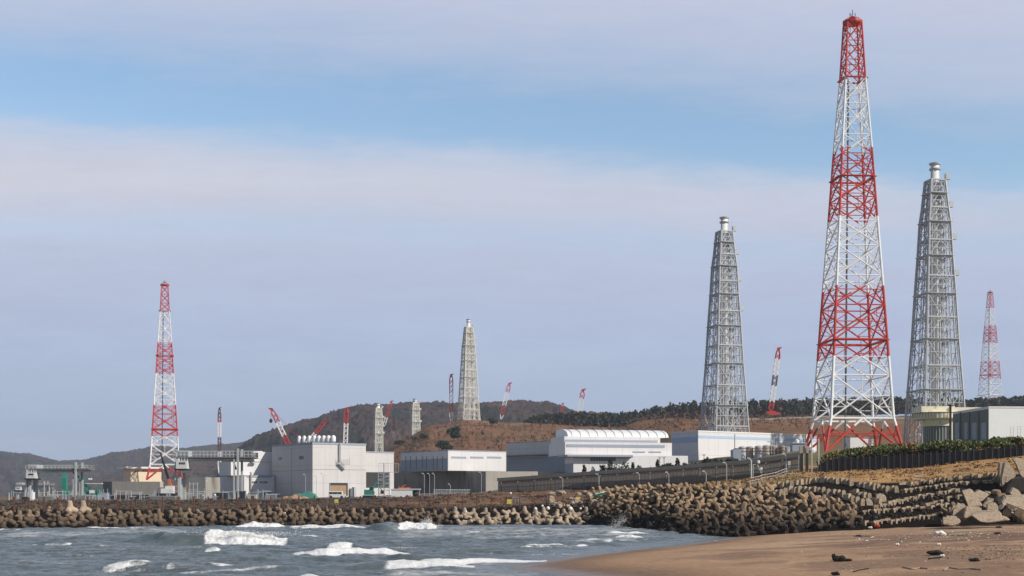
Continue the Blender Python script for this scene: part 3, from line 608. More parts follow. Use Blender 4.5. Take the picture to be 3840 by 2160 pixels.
# ---------------------------------------------------------------- ventilation stacks: a flue inside a steel lattice
def vent_stack(loc, rz, label, lit, hs, sw, hflue, rf, group, cut=0.0, sc=1.0):
    """hs: level heights, sw: side widths at those levels"""
    root = empty('ventilation_stack', loc, label, 'stack', group, rz)
    W_ = lambda h: float(np.interp(h, hs, sw)) / 2
    cor = [(1, 1), (-1, 1), (-1, -1), (1, -1)]; pt = lambda c, h, s=1.0: Vector((c[0] * W_(h) * s, c[1] * W_(h) * s, h))
    fr = MB(); inn = MB()
    for i in range(len(hs) - 1):
        h0, h1 = hs[i], hs[i + 1]
        if h1 <= cut: continue
        h0 = max(h0, cut); top = i == len(hs) - 2
        for q in range(4):
            a, b = cor[q], cor[(q + 1) % 4]; A0, A1, B0, B1 = pt(a, h0), pt(a, h1), pt(b, h0), pt(b, h1)
            fr.bar(A0, A1, .42 * sc, 6); fr.bar(A0.lerp(B0, .12), A1.lerp(B1, .12), .22 * sc, 4); fr.bar(B0.lerp(A0, .12), B1.lerp(A1, .12), .22 * sc, 4)
            fr.bar(A1, B1, .34 * sc, 4); fr.bar(A1 + Vector((0, 0, -.9 * sc)), B1 + Vector((0, 0, -.9 * sc)), .10 * sc, 4)
            if i % 2 == 0 or h1 - h0 < 7:
                fr.bar(A0, (A1 + B1) / 2, .16 * sc, 4); fr.bar(B0, (A1 + B1) / 2, .16 * sc, 4)
            else:
                fr.bar((A0 + B0) / 2, A1, .16 * sc, 4); fr.bar((A0 + B0) / 2, B1, .16 * sc, 4)
            for f_ in (.28, .72): fr.bar(A0.lerp(B0, f_), A1.lerp(B1, f_), .12 * sc, 4)
            M0 = (A0 + A1) / 2; N0 = (B0 + B1) / 2; fr.bar(M0, N0, .14 * sc, 4); fr.bar(M0, A1.lerp(B1, .3), .10 * sc, 4); fr.bar(N0, B1.lerp(A1, .3), .10 * sc, 4)
            a0, a1, b0, b1 = pt(a, h0, .55), pt(a, h1, .55), pt(b, h0, .55), pt(b, h1, .55)
            inn.bar(a0, a1, .20 * sc, 4); inn.bar(a0, b1, .09 * sc, 4); inn.bar(a1, b1, .13 * sc, 4); inn.bar(A1, a1, .16 * sc, 4)
            aa0, aa1, bb0, bb1 = pt(a, h0, .80), pt(a, h1, .80), pt(b, h0, .80), pt(b, h1, .80)
            inn.bar(aa0.lerp(bb0, .25), aa1.lerp(bb1, .25), .19 * sc, 4); inn.bar(aa0.lerp(bb0, .75), aa1.lerp(bb1, .75), .19 * sc, 4); inn.bar(aa0.lerp(bb0, .33), aa1.lerp(bb1, .66), .10 * sc, 4)
    fm = M['steel'] if not lit else M['creamsteel']  # cream tone puts a sunlit look into the far stacks' colour
    fr.build('lattice_frame', fm, root); inn.build('inner_frame', fm, root)
    fl = MB(); fl.lathe([(rf * 1.12, cut), (rf * 1.1, hflue * .45), (rf * .95, hflue * .8), (rf * .82, hflue)], n=20); f_ = fl.build('flue', M['flue'], root, True)
    H = hflue
    for z0 in (H - 2.6 * sc, H - .6 * sc):
        q = MB(); q.lathe([(rf * .9, z0), (rf * 1.12, z0 + .25 * sc), (rf * 1.18, z0 + .7 * sc), (rf * .9, z0 + .8 * sc)], n=16); q.build('cap_ring', M['steel'], root)
    for i in range(2, len(hs) - 1):
        if hs[i] <= cut: continue
        w = W_(hs[i]); q = MB(); z = hs[i] + .25; r0 = rf * 1.15
        q.lathe([(r0, z), (r0 + 1.0 * sc, z), (r0 + 1.0 * sc, z + .35), (r0, z + .35)], n=12)
        if i % 2 == 0:
            for (x0, x1, y0, y1) in ((-w, w, -w - .9 * sc, -w + .2), (-w - .9 * sc, -w + .2, -w, w), (w - .2, w + .9 * sc, -w, w)): q.box(x0, x1, y0, y1, z - .2, z)
            q.bar((-w, -w - .85 * sc, z + 1.0), (w, -w - .85 * sc, z + 1.0), .05 * sc); q.bar((w + .85 * sc, -w, z + 1.0), (w + .85 * sc, w, z + 1.0), .05 * sc)
        q.build('walkway', fm, root)
    for dx in (.30, .52, .72):
        q = MB(); hh = hs[-3]
        q.bar((-W_(cut) * dx, -W_(cut) * .93, cut), (-W_(hh) * dx, -W_(hh) * .93, hh), .22 * sc, 6); q.build('riser_pipe', M['lightsteel'], root)
    for i in (len(hs) - 1, len(hs) - 3, len(hs) - 5, len(hs) - 7):
        if i < 1 or hs[i] <= cut: continue
        w = W_(hs[i]); q = MB(); q.box(w + .3 * sc, w + 1.9 * sc, -w - .2, -w + 1.2 * sc, hs[i] + .1, hs[i] + 2.2 * sc); q.bar((w, -w, hs[i]), (w + 1.5 * sc, -w + .6 * sc, hs[i] + .1), .15 * sc)
        q.build('lamp_housing', M['steel'], root)
    w = W_(hs[-1]); MB().bar((w * .9, -w * .9, hs[-1]), (w * .9, -w * .9, hs[-1] + 4.5 * sc), .09 * sc).build('lightning_rod', fm, root)
    return root
pyl = [1690, 1560, 1467, 1375, 1278, 1195, 1108, 1040, 965, 905, 838, 783, 730, 678]
kpx = 5275 / 520
hsB = [(1690 - p) / kpx for p in pyl]; swB = [float(np.interp(p, [678, 783, 838, 965, 1100, 1278, 1467, 1690], [55, 72, 84, 95, 110, 126, 149, 172])) / kpx for p in pyl]
vent_stack((xat(3506, 520), 520, zat(1690, 520)), R(10), 'tallest grey ventilation stack in a steel lattice, behind the cream building', False, hsB, swB, (1690 - 614) / kpx, 1.85, 'lattice ventilation stacks')
vent_stack((xat(2716, 627), 627, zat(1367, 627) - 40.6), R(18), 'grey ventilation stack in a steel lattice behind the pale blue banded hall', False, hsB, swB, (1690 - 614) / kpx, 1.85, 'lattice ventilation stacks')
g_ = g1(xat(1757, 1173), 1173)
vent_stack((xat(1757, 1173), 1173, zat(1493, 1173) - 40.6), R(24), 'cream ventilation stack in a steel lattice on top of the brown bank', True, hsB, swB, (1690 - 612) / kpx, 1.7, 'lattice ventilation stacks', cut=max(0, g_ - (zat(1493, 1173) - 40.6) - 1))
for px, tp, bp, lab in ((1418, 1512, 1672, 'short cream lattice stack at the foot of the brown bank beside a leaning crane'), (1557, 1496, 1612, 'short cream lattice stack before the wooded hill, left of the vertical red crane')):
    Y = 1250; k_ = Y / F; gg = zat(bp, Y) - 6; zt = zat(tp, Y); Hh = zt - gg
    hs_ = [0, Hh * .2, Hh * .38, Hh * .55, Hh * .70, Hh * .82, Hh * .90]; sw_ = [7.2, 7.0, 6.8, 6.5, 6.3, 5.6, 4.9]
    vent_stack((xat(px, Y), Y, gg), R(20), lab, True, hs_, sw_, Hh, 1.9, 'short cream stacks', sc=.85)

# ---------------------------------------------------------------- cranes
def lattice_crane(b, tip, Y, w, bands, label, hook=None, body=True, jib=0, head=True, stay=0):
    """b, tip: photo points of the boom foot and head at depth Y; bands: list of (fraction, colour)"""
    B = P(b[0], b[1], Y); T = P(tip[0], tip[1], Y)
    root = empty('crawler_crane', (B.x, B.y, B.z), label, 'crane', 'cranes standing about the plant')
    w *= .82; d = T - B; Ln = d.length; ax = d.normalized(); sx = Vector((ax.z, 0, -ax.x)); sy = Vector((0, 1, 0)); f0 = 0
    nb = max(6, int(Ln / (w * 1.3)))
    for f1, c in bands:
        q = MB(); i0 = int(round(f0 * nb)); i1 = max(i0 + 1, int(round(f1 * nb)))
        for i in range(i0, i1):
            for (sa, sb) in ((1, 1), (-1, 1), (-1, -1), (1, -1)):
                wa = w / 2 * min(1, .35 + i / nb * 8, .35 + (nb - i) / nb * 6); wb = w / 2 * min(1, .35 + (i + 1) / nb * 8, .35 + (nb - i - 1) / nb * 6)
                pa = ax * (Ln * i / nb) + sx * sa * wa + sy * sb * wa; pb = ax * (Ln * (i + 1) / nb) + sx * sa * wb + sy * sb * wb
                q.bar(pa, pb, w * .12)
                pc = ax * (Ln * (i + 1) / nb) + sx * (-sa if sb > 0 else sa) * wb + sy * (sb if sb > 0 else -sb) * wb
                q.bar(pa, pc, w * .075)
                pe = ax * (Ln * (i + .5) / nb); q.bar(pa, ax * (Ln * (i + 1) / nb) + sx * -sa * wb + sy * sb * wb, w * .05)
        q.build({'r': 'red_boom_section', 'w': 'white_boom_section', 'd': 'dark_boom_section'}[c], {'r': M['cranered'], 'w': M['towerwhite'], 'd': M['rustpost']}[c], root)
        f0 = f1
    if head:
        q = MB(); e = ax * Ln; s = 1 if ax.x >= 0 else -1
        q.add([e + sx * w * .5 + sy * w * .4, e - sx * w * .5 + sy * w * .4, e + ax * w * .35 + Vector((s * w * .7, .4 * w, 0)), e + sx * w * .5 - sy * w * .4, e - sx * w * .5 - sy * w * .4, e + ax * w * .35 + Vector((s * w * .7, -.4 * w, 0))],
              [(0, 1, 2), (5, 4, 3), (0, 3, 4, 1), (1, 4, 5, 2), (2, 5, 3, 0)]); q.build('boom_head', M['cranered'] if bands[-1][1] == 'r' else M['rustpost'], root)
    if stay:
        q = MB(); e = ax * Ln; m_ = Vector((stay, 0, 2)); q.bar(e, m_, .13); q.bar(m_, (stay * .55, 0, -4), .35); q.build('stay_line', M['cranered'], root)
    if hook:
        hx = P(hook[0], hook[1], Y) - B; top = Vector((hx.x, 0, (ax * Ln).z)); q = MB(); q.bar(top, hx, .10); q.lathe([(.2, hx.z + 1.2), (.9, hx.z + .6), (.9, hx.z - .6), (.2, hx.z - 1.3)], hx.x, 0, 8)
        q.bar(ax * Ln, top, .3); q.build('hook_block', M['black'], root)
    if body:
        zb = -3.0; q = MB(); q.box(-3.2, 3.2, -2.2, 2.2, zb + 1.2, zb + 4.0); q.box(-3.0, 6.2, -1.8, 1.8, zb + 1.6, zb + 3.4); q.build('machinery_house', M['cranered'], root)
        q = MB()
        for y0 in (-3.4, 2.2): q.ngon_x([(y0, zb), (y0 + 1.2, zb), (y0 + 1.2, zb + 1.15), (y0, zb + 1.15)], -4.2, 4.2)
        q.build('crawler_tracks', M['black'], root)
    return root
lattice_crane((823, 1775), (823, 1530), 1000, 2.3, [(.32, 'w'), (.55, 'd'), (.75, 'w'), (.86, 'r'), (1, 'd')], 'upright lattice crane with dark tip behind the long gantry crane', body=False)
lattice_crane((1090, 1684), (1018, 1534), 800, 2.6, [(.33, 'r'), (.62, 'w'), (1, 'r')], 'crane leaning left with a hanging hook block above the big grey building', hook=(1016, 1578), stay=9)
lattice_crane((1145, 1672), (1220, 1578), 900, 2.4, [(.55, 'w'), (1, 'r')], 'crane boom leaning right behind the row of white roof vents')
lattice_crane((1294, 1700), (1300, 1530), 800, 2.5, [(.62, 'w'), (1, 'r')], 'upright crane with white boom and red head rising behind the big grey building')
lattice_crane((1438, 1600), (1468, 1505), 1200, 2.6, [(.38, 'w'), (1, 'r')], 'crane leaning right beside the leftmost short cream stack', body=False)
lattice_crane((1478, 1650), (1478, 1572), 1210, 2.2, [(.4, 'w'), (1, 'r')], 'small upright red crane between the two short cream stacks', head=False, body=False)
lattice_crane((1692, 1580), (1692, 1405), 1180, 3.4, [(.16, 'w'), (.36, 'r'), (.55, 'w'), (1, 'r')], 'upright crane with long red top just left of the cream ventilation stack', body=False)
lattice_crane((1878, 1572), (1911, 1438), 1200, 3.5, [(.10, 'w'), (.42, 'r'), (.72, 'w'), (1, 'r')], 'crane leaning right on the brown bank, right of the cream ventilation stack', body=False)
lattice_crane((2104, 1562), (2110, 1513), 1230, 2.6, [(1, 'r')], 'tiny red crane tip poking over the dark pines', body=False)
lattice_crane((2170, 1560), (2187, 1462), 1240, 4.3, [(.72, 'w'), (1, 'r')], 'crane with mostly white boom over the dark pines, near the centre')
lattice_crane((2890, 1548), (2920, 1306), 1000, 3.6, [(.14, 'r'), (.38, 'w'), (.60, 'd'), (.80, 'w'), (1, 'r')], 'tall leaning crane on a red base before the pines, right of the banded hall')

# ---------------------------------------------------------------- buildings
class Bld:
    def __init__(s, name, label, cpx, cY, rpx, lpx, pt, base, th, wall, cat='building', roofm=None, group=None, cap=.5):
        s.C = Vector((xat(cpx, cY), cY)); a = R(th); s.u = Vector((math.cos(a), math.sin(a))); s.v = Vector((-math.sin(a), math.cos(a)))
        s.z0 = base; s.h = zat(pt, cY) - base; s.cY = cY
        s.root = empty(name, (s.C.x, s.C.y, base), label, cat, group, a)
        s.Lr = s.rx(rpx); s.Ll = s.ly(lpx)
        MB().box(0, s.Lr, 0, s.Ll, 0, s.h).build('wall', wall, s.root)
        if roofm:
            q = MB(); e = .12; q.box(-e, s.Lr + e, -e, s.Ll + e, s.h + .004, s.h + cap); q.build('roof_edge', roofm, s.root)
    def boxpx(s, name, m_, cpx, Y, rpx, lpx, pt, pb):
        c = Vector((xat(cpx, Y), Y)); r = c - s.C; x0 = r.dot(s.u); y0 = r.dot(s.v)
        T = (rpx - 1920) / F; Lr = (T * c.y - c.x) / (s.u.x - T * s.u.y); T = (lpx - 1920) / F; Ll = (T * c.y - c.x) / (s.v.x - T * s.v.y)
        return MB().box(x0, x0 + Lr, y0, y0 + Ll, zat(pb, Y) - s.z0, zat(pt, Y) - s.z0).build(name, m_, s.root)
    def rx(s, px): T = (px - 1920) / F; return (T * s.C.y - s.C.x) / (s.u.x - T * s.u.y)
    def ly(s, px): T = (px - 1920) / F; return (T * s.C.y - s.C.x) / (s.v.x - T * s.v.y)
    def zr(s, px, py): return zat(py, s.C.y + s.u.y * s.rx(px)) - s.z0
    def zl(s, px, py): return zat(py, s.C.y + s.v.y * s.ly(px)) - s.z0
    def front(s, name, m_, px0, px1, py0, py1, t=.08, d0=None):     # on the right-hand (sunlit) face, which is local y=0
        x0, x1 = s.rx(px0), s.rx(px1); xm = (px0 + px1) / 2; z1, z0 = s.zr(xm, py0), s.zr(xm, py1)
        return MB().box(x0, x1, -t, .0 if d0 is None else d0, z0, z1).build(name, m_, s.root)
    def side(s, name, m_, px0, px1, py0, py1, t=.08):               # on the left-hand (shaded) face, local x=0
        y0, y1 = sorted((s.ly(px0), s.ly(px1))); xm = (px0 + px1) / 2; z1, z0 = s.zl(xm, py0), s.zl(xm, py1)
        return MB().box(-t, .0, y0, y1, z0, z1).build(name, m_, s.root)
TH = 35
gY = lambda px, Y: g1(xat(px, Y), Y)
b = Bld('reactor_building', 'big square pale grey building with brown shutter door, tallest at left centre', 1172, 430, 1372, 1020, 1666, 4.2, TH, M['wallpale'], roofm=M['trimblue'], cap=.6)
fr_ = b.front('door_frame', M['trimblue'], 1236, 1304, 1810, 1858, .22); b.front('shutter_door', M['rustdoor'], 1240, 1298, 1818, 1858, .30)
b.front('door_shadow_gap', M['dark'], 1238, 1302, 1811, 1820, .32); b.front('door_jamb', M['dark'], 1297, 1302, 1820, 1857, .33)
b.front('wall_seam', M['trimblue'], 1173, 1371, 1760, 1762, .05)
b.side('window', M['glass'], 1045, 1056, 1714, 1726); b.side('window', M['glass'], 1122, 1138, 1710, 1722); b.side('wall_seam', M['trimblue'], 1021, 1171, 1764, 1766, .05); b.side('wall_seam', M['trimblue'], 1093, 1094.5, 1676, 1860, .06)
b.front('wall_panel', M['concdark'], 1310, 1324, 1832, 1862, .6); b.front('wall_box', M['steel'], 1322, 1330, 1826, 1862, 1.0)
for px in (1186, 1208): 
    pass
# roof ventilators
for i, px in enumerate((1122, 1141, 1160, 1179, 1196, 1214, 1232, 1250)):
    k_ = .42 + .02 * i; X_ = 1.2 + i * 2.35 * .9; 
    Yv = 446 - i * .6; s_ = .84 + .03 * i
    loc = (xat(px, Yv), Yv, b.z0 + b.h + .5)
    r_ = empty('roof_ventilator', loc, ('%s white domed roof vent from the left on the big grey building' % ['first', 'second', 'third', 'fourth', 'fifth', 'sixth', 'seventh', 'eighth'][i]), 'vent', 'white roof vents')
    MB().lathe([(.35, 0), (.35, .5), (.62, .6)], n=10).build('neck', M['white'], r_)
    MB().lathe([(.66 * s_, .7), (.74 * s_, 1.0), (.74 * s_, 2.1), (.55 * s_, 2.6), (.12, 2.85)], n=14).build('dome', M['white'], r_, True)
b2 = Bld('annex_building', 'lower pale annex on the right of the big grey building with a dark open bay', 1366, 447, 1477, 1352, 1697, 4.5, TH, M['wallpale'], roofm=M['trimblue'], cap=.4)
b2.front('open_bay', M['dark'], 1373, 1462, 1771, 1829, .06)
# suspended pipe and gondola on the big facade
g_ = empty('suspended_gondola', (b.C.x + b.u.x * b.rx(1292), b.C.y + b.u.y * b.rx(1292) - 1.6, zat(1742, 436)), 'suspended work platform hanging on the big grey facade from a white pipe', 'work platform', None, R(0))
q = MB(); q.box(-1.9, 1.9, -.5, .5, 0, .15)
for z in (.5, 1.0, 1.4): q.bar((-1.9, -.5, z), (1.9, -.5, z), .05); q.bar((-1.9, .5, z), (1.9, .5, z), .05)
for x in np.linspace(-1.9, 1.9, 7): q.bar((x, -.5, 0), (x, -.5, 1.4 if abs(x) < 1.8 else 2.2), .05)
q.build('cage', M['steel'], g_)
MB().bar((-1.0, 0, 1.2), (-1.0, 0, 6.6), .28, 8).build('pipe', M['lightsteel'], g_)

# white stepped building left of it
b = Bld('white_stepped_building', 'white stepped building with six small square windows, left of the big grey one', 915, 445, 1030, 828, 1785, 4.4, TH, M['wallwhite'], roofm=M['trimblue'], cap=.3)
b3 = b
zt = zat(1731, 475) - b.z0; zl_ = zat(1792, 470) - b.z0
b.boxpx('upper_storey', M['wallwhite'], 866, 447, 1040, 822, 1732, 1783)
b.boxpx('top_storey', M['wallwhite'], 955, 452, 1040, 945, 1694, 1731.5)
b.boxpx('roof_frame', M['white'], 950, 449, 985, 945, 1691, 1697); b.boxpx('roof_frame', M['white'], 950, 449, 972, 946, 1722, 1728)
b.boxpx('dark_window', M['glass'], 958, 449.5, 968, 956, 1698, 1721)
for px in (948, 954, 961, 969, 977, 985, 993, 1000):
    if px == 969: continue
    b.front('window', M['glass'], px - 2.2, px + 2.2, 1805, 1812, .07)
b.front('awning', M['trimblue'], 990, 1018, 1842, 1848, .8); b.front('doorway', M['dark'], 992, 1016, 1850, 1856, .09)
b.front('recessed_band', M['trimblue'], 925, 1019, 1787, 1791, .10)
b.boxpx('lower_wing', M['trimblue'], 913, 447.5, 914.5, 830, 1786, 1868)
q = MB(); q.bar((2.2, -.4, .5), (2.2, -.4, 9), .3, 8); q.build('downpipe', M['conclight'], b.root)

# cream building by the left mast
b = Bld('cream_building', 'small cream building with white flat roof behind the concrete wall', 490, 1090, 607, 462, 1757, 10, 32, M['cream'], roofm=None)
MB().box(-4.5, b.Lr + 1.5, -3.0, b.Ll + 2, b.h + .01, b.h + 1.4).build('roof_slab', M['white'], b.root)
for px in (509, 517, 537, 545, 552, 570, 578): b.front('window', M['glass'], px - 3, px + 3, 1764, 1769, .12)

# hall on the concrete wall
b = Bld('storage_hall', 'long low hall on the concrete wall with three vent slits in its white end', 1680, 455, 1898, 1503, 1690, zat(1765, 455), TH, M['wallwhite'], roofm=M['trimblue'], cap=.25)
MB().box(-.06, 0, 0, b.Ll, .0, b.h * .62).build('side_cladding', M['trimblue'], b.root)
for p0, p1 in ((1692, 1748), (1763, 1813), (1827, 1880)): b.front('vent_slit', M['trimblue'], p0, p1, 1712, 1719, .07)
for px in (1522, 1540, 1562, 1585, 1600, 1625, 1640, 1660): b.side('wall_rib', M['concdark'], px - .6, px + .6, 1712, 1762, .12)
st = MB(); zb_ = b.z0
# concrete retaining wall below it
w = empty('retaining_wall', (xat(1640, 460), 460, 4.5), 'weathered concrete retaining wall below the halls', 'wall')
def wallseg(name, p0, p1, th, z0, z1a, z1b, m_, par):
    a = Vector(p0); c = Vector(p1); d = (c - a).normalized(); nrm = Vector((-d.y, d.x)) * th; o = par.location
    vs = []
    for (pp, zz) in ((a, z1a), (c, z1b)):
        for off in (Vector((0, 0)), nrm):
            vs += [(pp.x + off.x - o.x, pp.y + off.y - o.y, z0 - o.z), (pp.x + off.x - o.x, pp.y + off.y - o.y, zz - o.z)]
    q = MB(); q.add(vs, [(0, 4, 5, 1), (2, 3, 7, 6), (1, 5, 7, 3), (0, 2, 6, 4), (0, 1, 3, 2), (4, 6, 7, 5)]); return q.build(name, m_, par)
pt_ = lambda px, Y: (xat(px, Y), Y)
wallseg('wall_face', pt_(1462, 478), pt_(1722, 466), 3, 3, zat(1766, 470), zat(1766, 466), M['concrete'], w)
wallseg('wall_return', pt_(1722, 465.9), pt_(1822, 442), 3, 3, zat(1766, 465), zat(1768, 442), M['concrete'], w)
wallseg('wall_face', pt_(1822, 441.9), pt_(2190, 452), 3, 3, zat(1768, 442), zat(1768, 452), M['conclight'], w)
w = empty('concrete_tank_wall', (xat(480, 420), 420, 4.5), 'low concrete wall block before the cream building at the left', 'wall')
wallseg('wall_face', pt_(420, 420), pt_(600, 416), 2, 3.5, zat(1806, 420), zat(1806, 416), M['conclight'], w)
wallseg('wall_side', pt_(386, 432), pt_(419.5, 420.2), 2, 3.5, zat(1806, 432), zat(1806, 420), M['concdark'], w)
q = MB(); x0 = xat(583, 405); prof = []
r_ = xat(624, 405) - x0; zb = 4.6
pr = [(x0 - w.location.x + r_ / 2 + r_ / 2 * math.cos(a), zb - w.location.z + r_ * .62 + r_ * .55 * math.sin(a)) for a in np.linspace(math.pi, 0, 12)] + [(x0 - w.location.x + r_, -.8), (x0 - w.location.x, -.8)]
vs = [(x, 405 - 420, z) for x, z in pr] + [(x, 412 - 420, z) for x, z in pr]; n_ = len(pr)
q.add(vs, [tuple(range(n_)), tuple(range(2 * n_ - 1, n_ - 1, -1))] + [(k, n_ + k, n_ + (k + 1) % n_, (k + 1) % n_) for k in range(n_)]); q.build('arched_hood', M['concdark'], w)
w = empty('dark_shed', (xat(770, 440), 440, 4.6), 'dark grey open steel shed right of the long gantry column', 'shed')
wallseg('wall_panel', pt_(705, 440), pt_(770, 440), 6, 4.2, zat(1792, 440), zat(1788, 440), M['concdark'], w)
wallseg('end_wall', pt_(770.5, 440), pt_(826, 446), 6, 4.2, zat(1790, 440), zat(1790, 446), M['concrete'], w)
q = MB()
for px in (712, 726, 741): q.bar((xat(px, 438) - w.location.x, -2.2, -.3), (xat(px, 438) - w.location.x, -2.2, 5.5), .14)
for z in (1.5, 3.2, 5.0): q.bar((xat(708, 438) - w.location.x, -2.2, z), (xat(745, 438) - w.location.x, -2.2, z), .12)
q.build('pipe_rack', M['steel'], w)

# long central building with curved roof
b = Bld('stepped_hall', 'long white stepped hall with a curved roof and a dark window strip', 2150, 440, 2580, 2118, 1706, 6, 14, M['wallwhite'])
cb_ = b; zz = b.h
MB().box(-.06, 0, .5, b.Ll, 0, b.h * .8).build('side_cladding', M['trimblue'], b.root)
# canopy
q = MB(); x1 = b.rx(2366); q.box(-2.5, x1, -2.0, -.01, zz - .55, zz + .05); q.box(-2.5, -.07, -.01, 10, zz - .55, zz + .05); q.build('canopy', M['trimblue'], b.root)
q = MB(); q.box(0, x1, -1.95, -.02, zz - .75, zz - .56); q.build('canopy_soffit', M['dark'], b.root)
wn_ = b.front('window_strip', M['glass'], 2214, 2308, 1716, 1729, .10)
q = MB()
for px in np.linspace(2214, 2308, 11): q.box(b.rx(px - .7), b.rx(px + .7), -.16, -.11, b.zr(2260, 1729), b.zr(2260, 1716))
q.build('window_bars', M['trimblue'], wn_)
u0 = zz + .06; h2 = zat(1663, 455) - b.z0; h1 = zat(1640, 470) - b.z0
MB().box(-1.8, b.rx(2532), 3, 22, u0, h2).build('middle_storey', M['wallwhite'], b.root)
MB().box(-1.4, b.rx(2505), 2.9, 2.99, h2 - 1.6, h2 - .7).build('trim_band', M['trimblue'], b.root)
MB().box(-1.2, b.rx(2500), 6, 22, h2 + .004, h2 + 1.9).build('upper_storey', M['wallwhite'], b.root)
MB().box(-1.0, b.rx(2490), 5.9, 5.99, h2 + .2, h2 + .9).build('trim_band', M['trimblue'], b.root)
q = MB(); zz2 = h2 + 1.92; pr = [(8 + 9 * (1 - math.cos(a)), zz2 + 2.7 * math.sin(a)) for a in np.linspace(0, math.pi / 2, 9)] + [(22, zz2 + 2.7), (22, zz2)]
ro = MB().ngon_x(pr, .6, b.rx(2540)).build('curved_roof', M['roofwhite'], b.root)
q = MB()
for x in np.linspace(2, b.rx(2530), 12):
    for i in range(8):
        (y0, z0), (y1, z1) = pr[i], pr[i + 1]; q.bar((x, y0 - .05, z0 + .05), (x, y1 - .05, z1 + .05), .09)
q.build('roof_rib', M['trimblue'], ro)
for px in (2395, 2455): b.front('vent_slit', M['trimblue'], px - 24, px + 24, 1693, 1699, .07)
# left lower part of the hall
b = Bld('long_low_hall', 'long shaded blue grey hall between the low hall and the white stepped hall', 2128, 474, 2170, 1900, 1652, 6, 40, M['wallpale'], roofm=M['trimblue'], cap=.3)
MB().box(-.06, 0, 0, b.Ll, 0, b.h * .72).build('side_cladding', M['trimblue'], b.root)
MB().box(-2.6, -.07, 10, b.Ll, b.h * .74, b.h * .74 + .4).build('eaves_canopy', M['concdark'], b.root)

# banded hall
b = Bld('banded_hall', 'large white hall with a pale blue stripe in front of the grey stack', 2618, 520, 3062, 2517, 1619, 8, TH, M['wallwhite'], roofm=M['white'], cap=.5)
b.front('blue_stripe', M['blueband'], 2618.5, 3061, 1640, 1650, .06); b.side('blue_stripe', M['blueband'], 2518, 2617.5, 1640, 1660, .06)
for px in (2755, 2905): b.front('downpipe', M['trimblue'], px - 1, px + 1, 1628, 1740, .2)
# small white building within the mast legs
b = Bld('white_hut', 'small white flat building seen between the legs of the tallest mast', 3188, 520, 3275, 3160, 1640, 15, 8, M['wallwhite'], roofm=M['trimblue'], cap=.3)

# right: round cream building and green grey hall
g_ = empty('round_cream_building', (xat(3500, 405), 405, 15), 'round cream building with overhanging rusty parapet and glazed drum', 'building')
zt = zat(1527, 405) - 15; kk = 405 / F
MB().lathe([(62 * kk, 0), (62 * kk, zat(1600, 405) - 15)], 2.0, 0, 40).build('glazed_drum', M['greengrey'], g_)
q = MB()
for a in np.linspace(0, 2 * math.pi, 37)[:-1]: q.bar((2 + 62.5 * kk * math.cos(a), 62.5 * kk * math.sin(a), 0), (2 + 62.5 * kk * math.cos(a), 62.5 * kk * math.sin(a), zat(1600, 405) - 15), .07)
q.build('mullions', M['steel'], g_)
zc = zat(1600, 405) - 15
MB().lathe([(66 * kk, zc), (66 * kk, zc + 2.2)], 2, 0, 40).build('cornice', M['creamroof'], g_)
MB().lathe([(88 * kk, zat(1574, 405) - 15), (90 * kk, zat(1571, 405) - 15), (90 * kk, zat(1549, 405) - 15)], 1.2, 0, 40).build('gallery', M['creamroof'], g_)
q = MB(); zz = zat(1569, 405) - 15
for a in np.linspace(0, 2 * math.pi, 49)[:-1]: q.bar((1.2 + 92 * kk * math.cos(a), 92 * kk * math.sin(a), zz), (1.2 + 92 * kk * math.cos(a), 92 * kk * math.sin(a), zz + 1.4), .06)
q.lathe([(91.6 * kk, zz + 1.3), (92.2 * kk, zz + 1.3), (92.2 * kk, zz + 1.42), (91.6 * kk, zz + 1.42)], 1.2, 0, 40); q.build('railing', M['rustpost'], g_)
MB().box(-62 * kk, 62 * kk, -60 * kk, 66 * kk, zat(1549, 405) - 15 + .01, zt).build('parapet', M['creamroof'], g_)
b = Bld('green_grey_hall', 'hall with shaded green grey side and plain white front at the right edge', 3708, 360, 4200, 3574, 1529, 12, 4.5, M['roofwhite'], roofm=M['white'], cap=.35)
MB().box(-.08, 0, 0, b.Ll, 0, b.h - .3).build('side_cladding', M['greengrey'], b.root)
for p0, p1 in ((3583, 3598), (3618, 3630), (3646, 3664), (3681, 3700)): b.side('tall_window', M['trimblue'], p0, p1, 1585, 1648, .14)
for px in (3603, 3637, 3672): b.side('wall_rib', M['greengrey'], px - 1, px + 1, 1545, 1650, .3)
b = Bld('cream_link_building', 'low cream link roof between the round building and the green grey hall', 3560, 400, 3760, 3540, 1527, 14, 3, M['creamroof'])
g_ = empty('dark_post', (xat(3564, 345), 345, g1(xat(3564, 345), 345)), 'tall dark post in front of the round cream building', 'post')
zz = zat(1524, 345) - g_.location.z; MB().bar((0, 0, 0), (0, 0, zz), .28, 8).build('shaft', M['black'], g_); MB().lathe([(.3, zz), (.55, zz + .2), (.3, zz + .5)], n=8).build('post_head', M['black'], g_)

